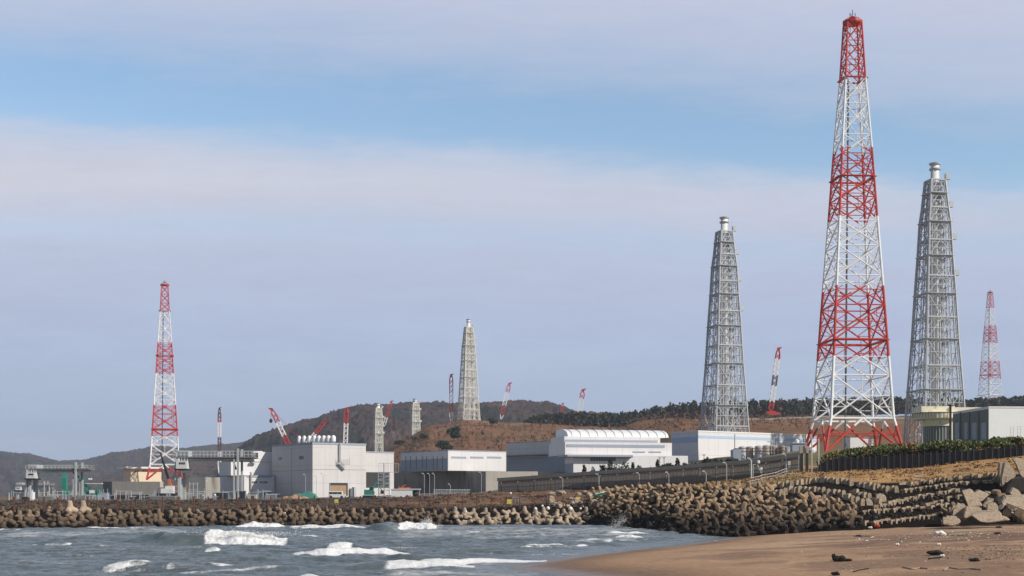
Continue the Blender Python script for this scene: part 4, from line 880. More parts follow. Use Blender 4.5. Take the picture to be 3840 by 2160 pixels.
# tanks and plant before the banded hall
g_ = empty('tank_row', (xat(2850, 440), 440, 13), 'block of pale storage tanks and pipework in front of the banded hall', 'tank block')
for i, (px, r_, tp) in enumerate(((2760, 11, 1684), (2785, 14, 1676), (2815, 15, 1676), (2845, 15, 1674), (2875, 15, 1672), (2905, 15, 1672), (2932, 13, 1674), (2955, 11, 1678))):
    kk = 440 / F; h = zat(tp, 440) - 13
    t_ = MB().lathe([(r_ * kk, 0), (r_ * kk, h), (r_ * kk * .6, h + .2), (.1, h + .3)], xat(px, 440) - g_.location.x, (i % 3) * 1.0, 18).build('tank', (M['concdark'], M['steel'], M['conclight'], M['steel'], M['conclight'], M['conclight'], M['concrete'], M['steel'])[i], g_, False)
q = MB(); kk = 440 / F
q.bar((-95 * kk, -1.6, 5.0 + 1.6), (95 * kk, -1.6, 5.0 + 1.9), .14, 6); q.bar((-95 * kk, -1.6, 7.6), (105 * kk, -1.6, 7.9), .1, 6)
for x in np.linspace(-95, 105, 15): q.bar((x * kk, -1.6, 0), (x * kk, -1.6, 7.8), .08)
q.build('pipe_rail', M['rustpost'], g_)
for px in (2893, 2903): MB().bar((xat(px, 440) - g_.location.x, 0, 6), (xat(px, 440) - g_.location.x, 0, zat(1636, 440) - 13), .18).build('vent_pipe', M['steel'], g_)
MB().box(xat(2878, 440) - g_.location.x, xat(2900, 440) - g_.location.x, -.5, .5, zat(1658, 440) - 13, zat(1655, 440) - 13).build('platform', M['steel'], g_)
MB().box(xat(2745, 440) - g_.location.x, xat(2775, 440) - g_.location.x, -2.4, 3, 0, zat(1686, 440) - 13).build('side_shed', M['trimblue'], g_)
g_ = empty('equipment_shed', (xat(2995, 430), 430, 14), 'blue grey equipment shed by the left foot of the tallest mast', 'shed')
kk = 430 / F; q = MB().box(-28 * kk, 24 * kk, -2, 2, 0, zat(1664, 430) - 14); q.build('wall', M['trimblue'], g_); MB().box(-29 * kk, 25 * kk, -2.3, 2.3, zat(1664, 430) - 14 + .004, zat(1661, 430) - 14).build('roof', M['steel'], g_)
MB().lathe([(.7, 0), (.7, .9), (.1, 1.2)], -.5, 0, 10).lathe([(.7, zat(1661, 430) - 14 + .01), (.7, zat(1661, 430) - 13.2), (.1, zat(1661, 430) - 12.8)], -.5, 0, 10).build('roof_vent', M['white'], g_)

# ---------------------------------------------------------------- gantry cranes at the intake
def gantry(label, Y, pL, pR, rail, deck, low, cab, cols, braces, dep=5.0):
    x = lambda px: xat(px, Y) - xat(pL, Y); z0 = g1(xat(pL, Y), Y) - .3; z = lambda py: zat(py, Y) - z0; root = empty('gantry_crane', (xat(pL, Y), Y, z0), label, 'crane', 'gantry cranes along the intake')
    q = MB(); q.box(0, x(pR), 0, dep, z(deck + 2), z(deck - 3)); q.build('deck', M['concdark'], root)
    q = MB(); q.box(x(pL + 25), x(pR - 12), .5, dep - .5, z(low + 5), z(low - 3)); q.build('bridge_girder', M['gantry'], root)
    q = MB(); 
    for y in (0, dep): 
        q.bar((0, y, z(rail)), (x(pR), y, z(rail)), .07); q.bar((0, y, z((rail + deck) / 2)), (x(pR), y, z((rail + deck) / 2)), .07)
        for px in np.arange(pL, pR + 1, 14): q.bar((x(px), y, z(deck)), (x(px), y, z(rail)), .06)
    q.build('railing', M['gantry'], root)
    q = MB(); q.box(x(cab[0]), x(cab[1]), -1.2, 2.2, z(cab[3]), z(cab[2])); cb = q.build('operator_cab', M['lightsteel'], root)
    q = MB()
    for f in (.38, .58, .78): 
        xx = x(cab[0] + (cab[1] - cab[0]) * f); q.box(xx - .18, xx + .18, -1.26, -1.2, z(cab[2] + (cab[3] - cab[2]) * .45), z(cab[2] + (cab[3] - cab[2]) * .2))
    q.build('window', M['glass'], cb)
    MB().box(x(cab[0]) - .3, x(cab[1]) + .3, -1.5, 2.4, z(cab[3] + 5), z(cab[3])).build('cab_base', M['black'], cb)
    q = MB(); xa = x(cab[0]); xb = x(cab[1]); q.box(xa, xb, .3, dep - .3, z(deck), z(rail - 2)); q.build('winch_house', M['steel'], root)
    q = MB()
    for f in (.1, .4, .7, .95): q.bar((xa + (xb - xa) * f, .2, z(cab[2])), (xa + (xb - xa) * f, .2, z(deck)), .10)
    q.build('cab_hangers', M['lightsteel'], root)
    for (px, w_, tp, bp) in cols:
        h = w_ / F * Y / 2; h *= .8; MB().box(x(px) - h, x(px) + h, -.3, .4, z(bp), z(tp)).build('leg', M['gantry'], root); MB().box(x(px) - h, x(px) + h, dep - .4, dep + .3, z(bp), z(tp)).build('leg', M['gantry'], root)
    for (p0, y0, p1, y1) in braces: MB().bar((x(p0), dep / 2, z(y0)), (x(p1), dep / 2, z(y1)), .25, 4).build('brace', M['concdark'], root)
    return root
gantry('gantry crane nearest the left edge with a small white cab', 330, 95, 332, 1744, 1759, 1765, (104, 136, 1772, 1794), [(111, 11, 1798, 1885), (284, 8, 1733, 1858), (276, 6, 1797, 1862), (101, 4, 1760, 1845)], [(262, 1770, 284, 1790)])
gantry('longer gantry crane with a grey cab in front of the left mast foot', 330, 650, 952, 1691, 1715, 1722, (664, 704, 1728, 1758), [(673, 13, 1772, 1885), (892, 9, 1682, 1842), (878, 6, 1722, 1888), (658, 5, 1717, 1800)], [(868, 1732, 878, 1760)])
gantry('small distant gantry crane under the leftmost gantry beam', 520, 60, 192, 1812, 1820, 1824, (62, 80, 1827, 1838), [(68, 6, 1838, 1872), (166, 3, 1804, 1880), (185, 3, 1822, 1875)], [(188, 1840, 206, 1824)], 4)
# ---------------------------------------------------------------- words for labels
ONES = ['zeroth','first','second','third','fourth','fifth','sixth','seventh','eighth','ninth','tenth','eleventh','twelfth','thirteenth','fourteenth','fifteenth','sixteenth','seventeenth','eighteenth','nineteenth']
TENS = {2:('twentieth','twenty'),3:('thirtieth','thirty'),4:('fortieth','forty'),5:('fiftieth','fifty'),6:('sixtieth','sixty'),7:('seventieth','seventy'),8:('eightieth','eighty')}
def ordw(n):
    if n < 20: return ONES[n]
    a, b_ = divmod(n, 10); return TENS[a][0] if b_ == 0 else TENS[a][1] + '-' + ONES[b_]

# ---------------------------------------------------------------- concrete units
def tetra_mesh(name, n, Lg, r0, r1, material, square=False):
    q = MB(); dirs = [Vector((0, 0, 1))]
    for k in range(3):
        a = 2 * math.pi * k / 3; dirs.append(Vector((math.cos(a) * .943, math.sin(a) * .943, -.333)))
    for d_ in dirs:
        q.bar(-d_ * r0 * .35, d_ * (Lg * .88), r0, n, r1); q.bar(d_ * (Lg * .87), d_ * Lg * .96, r1 * .99, n, r1 * .88); q.bar(d_ * (Lg * .955), d_ * Lg, r1 * .87, n, r1 * .62)
    me = bpy.data.meshes.new(name); me.from_pydata(q.v, [], q.f); me.update(); me.materials.append(material); return me
def place(me, name, loc, rot, s, label, cat, group):
    o = bpy.data.objects.new(name, me); C.collection.objects.link(o); o.location = loc; o.rotation_euler = rot; o.scale = (s, s, s * random.uniform(.94, 1.06)); return tag(o, label, cat, group)
tm = tetra_mesh('tetrapod', 12, 1.30, .66, .47, M['tetra']); tmp_ = tetra_mesh('tetrapod', 12, 1.38, .68, .42, M['tetrapale'])
am = tetra_mesh('armour_block', 6, 1.2, .52, .34, M['armour'])
def t_mesh(name, m_):
    q = MB()
    q.add([(-.46,-.7,.30),(.46,-.7,.30),(.46,.7,.36),(-.46,.7,.36),(-.38,-.62,.66),(.38,-.62,.66),(.38,.62,.74),(-.38,.62,.74)], [(0,3,2,1),(4,5,6,7),(0,1,5,4),(1,2,6,5),(2,3,7,6),(3,0,4,7)])
    q.add([(-.24,-.62,-.75),(.24,-.62,-.75),(.24,.5,-.75),(-.24,.5,-.75),(-.19,-.58,.31),(.19,-.58,.31),(.19,.5,.31),(-.19,.5,.31)], [(0,3,2,1),(4,5,6,7),(0,1,5,4),(1,2,6,5),(2,3,7,6),(3,0,4,7)])
    me = bpy.data.meshes.new(name); me.from_pydata(q.v, [], q.f); me.update(); me.materials.append(m_); return me
def plate_mesh(poly, d):
    n = len(poly); vs = [(x, -d * .5 + z * -.12, z) for x, z in poly] + [(x * .9, d * .5, z * .9) for x, z in poly]
    me = bpy.data.meshes.new('armour_block'); me.from_pydata(vs, [], [tuple(range(n)), tuple(range(2 * n - 1, n - 1, -1))] + [(k, n + k, n + (k + 1) % n, (k + 1) % n) for k in range(n)]); me.update(); me.materials.append(M['rowblock']); return me
UT = plate_mesh([(-.33, .32), (-.33, .08), (-.15, .04), (-.13, -.40), (.13, -.40), (.15, .04), (.33, .08), (.33, .32)], 1.0)
UL = plate_mesh([(-.33, .32), (-.33, -.36), (-.10, -.36), (-.08, .04), (.30, .10), (.30, .32)], 1.0)
UN = plate_mesh([(-.34, .34), (-.34, -.34), (-.24, -.34), (-.20, .02), (.22, -.34), (.33, -.34), (.33, .36)], 1.0)
UP = plate_mesh([(-.26, .62), (-.33, -.30), (-.18, -.56), (.20, -.62), (.30, -.2), (.24, .55), (0, .70)], 1.1)
KIND = {'top curved': [UP], 'second curved': [UP], 'short steep': [UP, UN], 'uppermost tidy': [UN], 'second tidy': [UT], 'third tidy': [UN, UN, UT], 'fourth tidy': [UL, UT], 'fifth tidy': [UT, UL], 'lowest tidy': [UL, UT]}
def unit_mesh(nm, i):
    for k_, l_ in KIND.items():
        if nm.startswith(k_): return l_[(i * 7 + i // 3) % len(l_)]
stuffV = []; stuffF = []
def shoreY(px): return float(np.interp(px, COLS, KY[:, 0]))
# far breakwater: three rows of rounded tetrapods
GT = 'tetrapods of the breakwater'
def brk(px_list, rowname, dY, zoff, upright, pale_from=1700, sm=1.0):
    for i, px in enumerate(px_list):
        Y = shoreY(px) + dY + random.uniform(-.8, .8); x = xat(px, Y); z = zoff + random.uniform(-.25, .3)
        pale = px > pale_from
        rot = (random.uniform(-.25, .25), random.uniform(-.25, .25), random.uniform(0, 6.28)) if random.random() < upright else (random.uniform(-2, 2), random.uniform(-2, 2), random.uniform(0, 6.28))
        place(tmp_ if pale else tm, 'tetrapod', (x, Y, z), rot, random.uniform(.74, .90) * sm,
              '%s rounded tetrapod in the %s of the breakwater, %s from left' % ('pale' if pale else 'tan brown', rowname, ordw(i + 1)), 'tetrapod', GT)
brk(np.arange(-18, 2200, 37) + rng.uniform(-8, 8, 65)[:len(np.arange(-18, 2200, 37))], 'waterline row', 2.2, .35, .25)
brk(np.arange(0, 2240, 38) + rng.uniform(-9, 9, 65)[:len(np.arange(0, 2240, 38))], 'middle row', 5.0, 1.25, .4)
brk(np.arange(-10, 2230, 38) + rng.uniform(-8, 8, 65)[:len(np.arange(-10, 2230, 38))], 'top row', 8.2, 2.1, .7, sm=.95)
brk(np.concatenate([[10, 48, 100, 132, 182, 228], np.arange(930, 1290, 37)]), 'raised back row', 12.5, 2.95, .9, sm=.85)
for px, lab in ((262, 'tall pale tetrapod leg standing upright at the left end of the breakwater crest'), (312, 'large upright tan tetrapod highest on the left breakwater crest')):
    Y = shoreY(px) + 9.5; place(tmp_, 'tetrapod', (xat(px, Y), Y, 3.2), (.06, -.05, .5), 1.05, lab, 'tetrapod', GT)
# scattered rip-rap behind the right end of the breakwater
rk_ = 0
rm = bpy.data.meshes.new('rubble_rock')
def rock_mesh(name, m_, seed, n=3, flat=.75):
    import bmesh
    bm = bmesh.new(); bmesh.ops.create_icosphere(bm, subdivisions=2, radius=1.0); r_ = random.Random(seed)
    pl = [(Vector((r_.gauss(0, 1), r_.gauss(0, 1), r_.gauss(0, 1))).normalized(), r_.uniform(.55, .8)) for _ in range(9)]
    for v_ in bm.verts:
        for nn, dd in pl:
            k_ = v_.co.dot(nn) - dd
            if k_ > 0: v_.co -= nn * k_
        v_.co.z *= flat
    me = bpy.data.meshes.new(name); bm.to_mesh(me); bm.free(); me.materials.append(m_); return me
rmesh = [rock_mesh('rubble_rock', M['tetrapale'], s) for s in range(4)]
rr_ = sorted([(random.uniform(2060, 2330), random.uniform(1850, 1905)) for _ in range(46)])
for i, (px, py) in enumerate(rr_):
    p = hit(px, py, 240, 340); s = random.uniform(.45, 1.0)
    o = place(rmesh[i % 4], 'rubble_rock', (p.x, p.y, p.z + .15 * s), (random.uniform(-.5, .5), random.uniform(-.5, .5), random.uniform(0, 6)), s, 'grey brown rubble rock between breakwater and armour slope, %s from left' % ordw(i + 1), 'rock', 'rubble rocks')

# right-hand armour slope ------------------------------------------------------
GA = 'armour blocks of the sea slope'
rowsA = [
 ('top curved row under the brown bank', [(2915,1826),(3046,1808),(3155,1806),(3228,1822),(3320,1837),(3374,1848)], 17),
 ('uppermost tidy row at the right', [(3411,1819),(3557,1797),(3739,1781)], 18),
 ('second tidy row at the right', [(3389,1843),(3557,1819),(3739,1803)], 19),
 ('third tidy row running up to the leaning slab', [(3280,1906),(3393,1877),(3520,1852),(3600,1838)], 16),
 ('fourth tidy row beside the leaning slab', [(3430,1906),(3530,1880),(3600,1862)], 18),
 ('fifth tidy row behind the big rounded boulder', [(3236,1924),(3352,1914),(3460,1908),(3560,1894)], 18),
 ('lowest tidy row on the sand', [(3239,1966),(3356,1956),(3470,1940),(3540,1926)], 17),
 ('second curved row below the brown bank', [(2905,1856),(2980,1842),(3064,1842),(3155,1860),(3235,1893)], 18),
 ('short steep row beside the cube block', [(3205,1853),(3250,1866),(3300,1890)], 17)]
units = []
for nm, pts, step in rowsA:
    pxs = [p[0] for p in pts]; pys = [p[1] for p in pts]
    for i, px in enumerate(np.arange(pxs[0], pxs[-1], step)):
        if random.random() < .06: continue
        py = float(np.interp(px, pxs, pys)) + random.uniform(-2.5, 2.5); p = hit(px, py + 2, 150, 300)
        units.append(dict(nm=nm, i=i, p=(p.x, p.y - .35, p.z + .12), rot=(R(6) + random.uniform(-.10, .10), random.uniform(-.10, .10), R(-30) + random.uniform(-.12, .12)), s=random.uniform(.84, 1.12), row=True))
# random tiers
def inrow(px, py):
    return px > 2900 and any(abs(py - np.interp(px, [p[0] for p in pts], [p[1] for p in pts])) < (33 if 'curved' in nm_ else 26) and pts[0][0] - 10 < px < pts[-1][0] + 10 for nm_, pts, _ in rowsA)
NT = 11
for tier in range(NT):
    f = tier / (NT - 1); lst = []
    px = 2215 + (1 - abs(f - .8)) * 0 + random.uniform(0, 20)
    while px < 3590:
        pb = np.interp(px, [2190, 2240, 2300, 2400, 2560, 2740, 3000, 3200, 3480, 3600], [1890, 1945, 1968, 1985, 2008, 2013, 1997, 1972, 1945, 1940])
        pt2 = np.interp(px, [2190, 2250, 2400, 2900, 3000, 3150, 3374, 3600], [1862, 1846, 1838, 1840, 1846, 1850, 1880, 1900])
        py = pb + (pt2 - pb) * f + random.uniform(-4, 4)
        if not inrow(px, py) and not (px > 2960 and random.random() < .3):
            p = hit(px, py, 150, 320); lst.append((px, py, p))
        px += random.uniform(34, 50) * 210 / max(180, p.y if lst else 210)
    for i, (px, py, p) in enumerate(lst):
        units.append(dict(nm='%s tier up from the water on the rough armour slope' % ordw(tier + 1), i=i, p=(p.x, p.y - .3, p.z + .35), rot=(random.uniform(-3, 3), random.uniform(-3, 3), random.uniform(0, 6.3)), s=random.uniform(.70, 1.0), row=False))
# the 300 that show largest stay individual
units.sort(key=lambda u_: -u_['s'] / u_['p'][1] * (1.25 if u_['row'] else 1))
cnt = {}
ind = units[:298]; rest = units[298:]
bynm = {}
for u_ in ind: bynm.setdefault(u_['nm'], []).append(u_)
for nm, l_ in bynm.items():
    l_.sort(key=lambda u_: u_['p'][0] / u_['p'][1])
    for i, u_ in enumerate(l_):
        lab = ('block in the ' + nm + ', ' + ordw(i + 1) + ' from left') if u_['row'] else (('block in the ' + nm.replace(' up from the water on the rough armour slope', '') +  ' of the rough slope, ' + ordw(i + 1) + ' from left'))
        place(unit_mesh(nm, i) if u_['row'] else am, 'armour_block', u_['p'], (R(-6) + random.uniform(-.07, .07), random.uniform(-.10, .10), R(14) + random.uniform(-.28, .28)) if u_['row'] else u_['rot'], u_['s'], 'brown ' + lab, 'armour block', GA)
base_v = np.array([v_.co[:] for v_ in am.vertices]); q = MB()
fl_ = [tuple(p.vertices) for p in am.polygons]
for u_ in rest:
    mt = Matrix.LocRotScale(Vector(u_['p']), Euler(u_['rot']), Vector((u_['s'],) * 3)); q.add([mt @ Vector(v_) for v_ in base_v], fl_)
tag(q.build('armour_block_mass', M['armour']), 'jumbled brown armour blocks filling the sea slope', 'armour blocks', kind='stuff')

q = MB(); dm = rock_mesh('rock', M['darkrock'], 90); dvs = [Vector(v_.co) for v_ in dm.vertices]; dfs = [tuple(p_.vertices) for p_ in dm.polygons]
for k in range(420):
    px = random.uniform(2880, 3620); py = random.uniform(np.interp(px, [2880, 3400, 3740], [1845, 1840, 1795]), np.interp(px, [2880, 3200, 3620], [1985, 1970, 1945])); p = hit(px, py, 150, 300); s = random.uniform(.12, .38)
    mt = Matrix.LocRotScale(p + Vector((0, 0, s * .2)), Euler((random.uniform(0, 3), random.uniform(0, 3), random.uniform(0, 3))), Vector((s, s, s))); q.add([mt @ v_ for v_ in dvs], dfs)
tag(q.build('dark_rubble', M['darkrock']), 'rubble coloured shadow dark in the gaps between the block rows', 'rubble', kind='stuff')  # rubble painted as dark as the shade between the rows
cbm = [rock_mesh('concrete_block', M['bigblock'], 40 + s, flat=.8) for s in range(4)] + [rock_mesh('concrete_block', M['armour'], 60 + s, flat=.9) for s in range(3)]
for i, (px, py, s) in enumerate(sorted([(3655, 1893, .7), (3700, 1850, .6), (3716, 1905, .7), (3735, 1845, .7), (3668, 1912, .6), (3752, 1868, .9), (3752, 1905, .7), (3775, 1885, 1.2), (3802, 1905, 1.2), (3830, 1940, 1.3), (3812, 1826, 1.1), (3706, 1880, .7), (3790, 1930, .8), (3835, 1885, 1.2)])):
    p = hit(px, py + 8, 150, 240); place(cbm[i % 7], 'concrete_block', (p.x, p.y, p.z + .3 * s), (random.uniform(-.7, .7), random.uniform(-.7, .7), random.uniform(0, 6)), s, 'broken angular block among the large slabs at right edge, %s from left' % ordw(i + 1), 'concrete block', 'large blocks at the right edge')
# big concrete blocks at the right edge: faceted hulls given by photo corners at a depth
def hull(name, pts, Y, th, label, m_='bigblock', lean=0.0, bev=.12, group='large blocks at the right edge'):
    import bmesh
    cx = sum(p[0] for p in pts) / len(pts); cy = sum(p[1] for p in pts) / len(pts); c0 = P(cx, cy, Y); bm = bmesh.new()
    f_ = [bm.verts.new(P(px, py, Y) - c0 + Vector((0, lean * (c0.z - P(px, py, Y).z) * -1, 0))) for px, py in pts]
    b_ = [bm.verts.new(v_.co * .94 + Vector((0.25 * th, th, .12 * th))) for v_ in f_]
    bm.faces.new(f_); bm.faces.new(list(reversed(b_))); n_ = len(f_)
    for k in range(n_): bm.faces.new((f_[k], f_[(k + 1) % n_], b_[(k + 1) % n_], b_[k]))
    bmesh.ops.recalc_face_normals(bm, faces=bm.faces)
    bmesh.ops.bevel(bm, geom=list(bm.edges), offset=bev, segments=2, affect='EDGES')
    me = bpy.data.meshes.new(name); bm.to_mesh(me); bm.free(); me.materials.append(M[m_])
    o = bpy.data.objects.new(name, me); C.collection.objects.link(o); o.location = c0; return tag(o, label, 'concrete block', group)
hull('concrete_slab', [(3610,1842),(3650,1834),(3668,1868),(3682,1898),(3625,1902)], 176, 1.6, 'leaning slab with a flat pale face right of the tidy block rows', lean=.5)
hull('concrete_boulder', [(3562,1934),(3568,1908),(3584,1892),(3608,1888),(3630,1898),(3640,1925),(3632,1952),(3580,1955)], 168, 2.0, 'large rounded pale boulder sitting on the sand', lean=.25, bev=.3)
hull('concrete_boulder', [(3528,1965),(3531,1948),(3545,1938),(3562,1937),(3600,1942),(3606,1968),(3570,1978),(3535,1972)], 164, 1.6, 'low pale boulder at the foot of the big rounded one', lean=.25, bev=.25)
hull('concrete_block', [(3612,1931),(3625,1902),(3680,1904),(3690,1925),(3678,1960),(3646,1932),(3612,1950)], 166, 1.8, 'angular block with a pointed corner overhanging the sand', lean=.35)
hull('concrete_slab', [(3640,1932),(3690,1922),(3760,1922),(3758,1940),(3790,1950),(3700,1962),(3672,1958)], 163, 2.4, 'flat pale slab lying low on the sand', lean=.5)
hull('concrete_block', [(3652,1852),(3672,1838),(3712,1856),(3700,1864),(3680,1880),(3668,1882)], 178, 1.8, 'tilted block with a bright top above the small round block', lean=.5)
hull('concrete_block', [(3682,1898),(3700,1882),(3728,1868),(3732,1874),(3712,1892),(3692,1906)], 176, 1.2, 'narrow grey block lying slanted among the big blocks', lean=.4)
hull('concrete_block', [(3698,1918),(3702,1892),(3732,1884),(3745,1896),(3742,1918),(3720,1922)], 170, 1.5, 'small squat pale block beside the black gap', lean=.2)
hull('concrete_pillar', [(3768,1736),(3782,1730),(3800,1760),(3812,1780),(3790,1810),(3768,1812),(3756,1830),(3752,1800)], 196, 2.2, 'tall pointed concrete pillar with a bright edge below the fence', lean=.15)
hull('concrete_pillar', [(3748,1735),(3766,1733),(3762,1800),(3766,1830),(3750,1836),(3744,1790)], 199, 2.0, 'narrow shaded concrete post left of the pointed pillar', lean=.05)
hull('concrete_block', [(3800,1722),(3822,1716),(3860,1735),(3868,1790),(3840,1806),(3818,1775),(3812,1745)], 200, 2.2, 'pale block highest at the right edge below the fence', lean=.3)
hull('concrete_block', [(3785,1850),(3800,1828),(3826,1842),(3834,1870),(3800,1866)], 186, 1.8, 'triangular pale block before the dark hollow', lean=.4)
hull('concrete_slab', [(3756,1885),(3775,1866),(3860,1862),(3900,1870),(3900,1950),(3858,1925),(3778,1890),(3760,1900)], 172, 3.0, 'large slab lying at an angle on the right edge', lean=.6)
hull('concrete_block', [(3760,1935),(3768,1912),(3790,1906),(3798,1922),(3775,1942)], 174, 1.2, 'small shaded block under the large slanting slab', lean=.2)
hull('concrete_block', [(3742,1880),(3758,1862),(3778,1820),(3796,1800),(3830,1790),(3870,1800),(3870,1870),(3800,1868),(3756,1890)], 194, 3.0, 'block mass coloured dark as shadow behind the big slabs', 'darkrock', lean=.0)  # dark colour stands in for the shadow behind the slabs
hull('concrete_cube', [(3285,1856),(3306,1852),(3325,1864),(3322,1884),(3296,1886),(3284,1880)], 197, 1.4, 'single pale cube block among the curved rows', lean=.2, group=None)
hull('concrete_block', [(3370,1815),(3398,1806),(3412,1822),(3404,1836),(3376,1834)], 210, 1.4, 'pale block where the curved row meets the tidy rows', lean=.3, group=None)
hull('concrete_block', [(3422,1781),(3440,1786),(3462,1778),(3462,1790),(3432,1794)], 214, 1.2, 'small block lying alone on the brown bank', lean=.2, group=None)
hull('concrete_block', [(3245,1872),(3262,1870),(3276,1890),(3270,1912),(3250,1906)], 196, 1.4, 'pale upright block left of the cube block', lean=.2, group=None)

# ---------------------------------------------------------------- fences
f = empty('shore_fence', (xat(1000, 275), 275, 3), 'rusty post and wire fence running behind the breakwater', 'fence')
pxs = list(np.arange(48, 1560, 56.5) + rng.uniform(-7, 7, 27)) + list(np.arange(1572, 2160, 54.0)); prev = None
wr = MB(); ff_ = f.location
for px in pxs:
    Y = shoreY(px) + 11.8; x = xat(px, Y); zb = g1(x, Y) - .2; zt = zat(1860 + random.uniform(-3, 3) + (px < 900) * 4, Y)
    MB().box(x - ff_.x - .12, x - ff_.x + .12, Y - ff_.y - .12, Y - ff_.y + .12, zb - ff_.z, zt - ff_.z).build('fence_post', M['rustpost'], f)
    if prev:
        for fz in (.25, .45, .65, .85):
            a = Vector(prev[:3]); c = Vector((x, Y, 0)); wr.bar((prev[0] - ff_.x, prev[1] - ff_.y, prev[2] + (prev[3] - prev[2]) * fz - ff_.z), (x - ff_.x, Y - ff_.y, zb + (zt - zb) * fz - ff_.z), .022 if fz != .45 else .04, 3)
    prev = (x, Y, zb, zt)
wr.build('wires', M['rustpost'], f)
# long security fence on the slope, concrete wall behind it
path = [(1868,335,1800),(2000,328,1791),(2150,318,1780),(2323,304,1768),(2502,290,1757),(2682,276,1742),(2790,269,1735),(2900,262,1722),(3006,256,1705)]
def fpath(px): return float(np.interp(px, [p[0] for p in path], [p[1] for p in path])), float(np.interp(px, [p[0] for p in path], [p[2] for p in path]))
f = empty('security_fence', (xat(2400, 298), 298, 7), 'long grey brown mesh security fence climbing the slope to the right', 'fence'); ff_ = f.location
mesh_ = MB(); rail = MB(); prev = None
for px in np.arange(1868, 3007, 5.2):
    Y, pt0 = fpath(px); x = xat(px, Y); zb = g1(x, Y) - .1; zt = zat(pt0 + 12, Y)
    mesh_.box(x - ff_.x - .06, x - ff_.x + .06, Y - ff_.y - .02, Y - ff_.y + .02, zb - ff_.z, zt - ff_.z)
    if prev:
        for fz, r_ in ((.04, .06), (.28, .05), (.55, .09), (.97, .08)):
            rail.bar((prev[0] - ff_.x, prev[1] - ff_.y - .06, prev[2] + (prev[3] - prev[2]) * fz - ff_.z), (x - ff_.x, Y - ff_.y - .06, zb + (zt - zb) * fz - ff_.z), r_)
    prev = (x, Y, zb, zt)
mesh_.build('mesh_bars', M['fencemesh'], f); rail.build('rails', M['fencemesh'], f)
for px in np.arange(1880, 3007, 62):
    Y, pt0 = fpath(px); x = xat(px, Y); MB().box(x - ff_.x - .13, x - ff_.x + .13, Y - ff_.y - .28, Y - ff_.y - .08, g1(x, Y) - .2 - ff_.z, zat(pt0 + 8, Y) - ff_.z).build('fence_post', M['fencemesh'], f)
f = empty('slope_wall', (xat(2400, 303), 303, 7), 'brown grey concrete wall standing behind the security fence', 'wall')
wm = mat('mesh_backed_wall', (.38, .33, .275), .9, .14, .3, streak=.25, bump=.03); prev = None
for i in range(len(path) - 1):
    (p0, Y0, t0), (p1, Y1, t1) = path[i], path[i + 1]
    wallseg('wall_panel', pt_(p0, Y0 + 4), pt_(p1, Y1 + 4), .5, 6.0 + i * .25, zat(t0 - 1, Y0 + 4), zat(t1 - 1, Y1 + 4), wm, f)
    q = MB(); a = Vector((xat(p0, Y0 + 3.6), Y0 + 3.6, zat(t0 - 1, Y0 + 4))) - f.location; c = Vector((xat(p1, Y1 + 3.6), Y1 + 3.6, zat(t1 - 1, Y1 + 4))) - f.location
    q.bar(a, c, .55, 4); q.build('coping', M['conclight'], f)
# black fence on the crest at the right
f = empty('black_slat_fence', (xat(3400, 247), 247, 12), 'black slatted fence on top of the brown bank before the hedge', 'fence'); ff_ = f.location
def bY(px): return float(np.interp(px, [3072, 3400, 3840, 4100], [251.5, 247, 241, 238]))
q = MB(); px = 3072
while px < 4100:
    Y = bY(px); x = xat(px, Y); zb = g1(x, Y) - .3; zt = zat(np.interp(px, [3072, 3100, 3400, 3840, 4100], [1745, 1722, 1706, 1675, 1660]), Y) + random.uniform(-.12, .12)
    q.box(x - ff_.x - .145, x - ff_.x + .145, Y - ff_.y - .03 - random.random() * .06, Y - ff_.y + .02, zb - ff_.z, zt - ff_.z); px += 6.4
q.build('slats', M['blackfence'], f)
for px in np.arange(3075, 4080, 23):
    Y = bY(px); x = xat(px, Y); zt = zat(np.interp(px, [3072, 3100, 3400, 3840, 4100], [1745, 1722, 1706, 1675, 1660]), Y)
    MB().box(x - ff_.x - .08, x - ff_.x + .08, Y - ff_.y - .22, Y - ff_.y - .1, g1(x, Y) - .4 - ff_.z, zt + .35 - ff_.z).build('fence_post', M['black'], f)

# lamp posts along the security fence
def lamp(px, pt0, pb, Y, lab, arm=True, r=.062, grp='pale posts along the fences'):
    x = xat(px, Y); zb = min(g1(x, Y), zat(pb, Y)) - .1; zt = zat(pt0, Y); r_ = empty('lamp_post', (x, Y, zb), lab, 'lamp post', grp)
    MB().bar((0, 0, 0), (0, 0, zt - zb), r, 7).build('pole', M['lightsteel'] if r > .09 or px in (2725, 2246, 2648) else M['steel'], r_)
    if arm:
        h = zt - zb; q = MB(); q.bar((0, 0, h - .1), (-.35, -.1, h + .35), r * .9, 6); q.box(-.75, -.25, -.2, .08, h + .3, h + .48); q.build('lamp_head', M['lightsteel'], r_)
lamp(2110, 1796, 1818, 319, 'short pale post on the security fence near its left end')
lamp(2246, 1784, 1822, 308, 'pale post on the security fence below the window strip')
lamp(2398, 1780, 1818, 296, 'pale post on the security fence with bent top, left of the pair')
lamp(2508, 1778, 1818, 286, 'pale post reaching down to the brown strip in the fence middle')
lamp(2648, 1774, 1796, 275, 'short bright post at the start of the olive slope')
lamp(2725, 1742, 1790, 268, 'bright white post standing on the olive slope')
lamp(2817, 1726, 1776, 262, 'thick pale post above the small mast on the slope', r=.13)
lamp(2948, 1710, 1764, 255, 'pale post with curved head near the top of the stair rail')
lamp(2995, 1700, 1768, 254, 'plain pale post just left of the stacked gate boxes', False)
lamp(3044, 1636, 1750, 253, 'tallest thin pale pole before the left leg of the tall mast', False, .10)
lamp(3070, 1645, 1745, 252.5, 'pale pole with a red topped box beside the black fence end', False, .10)
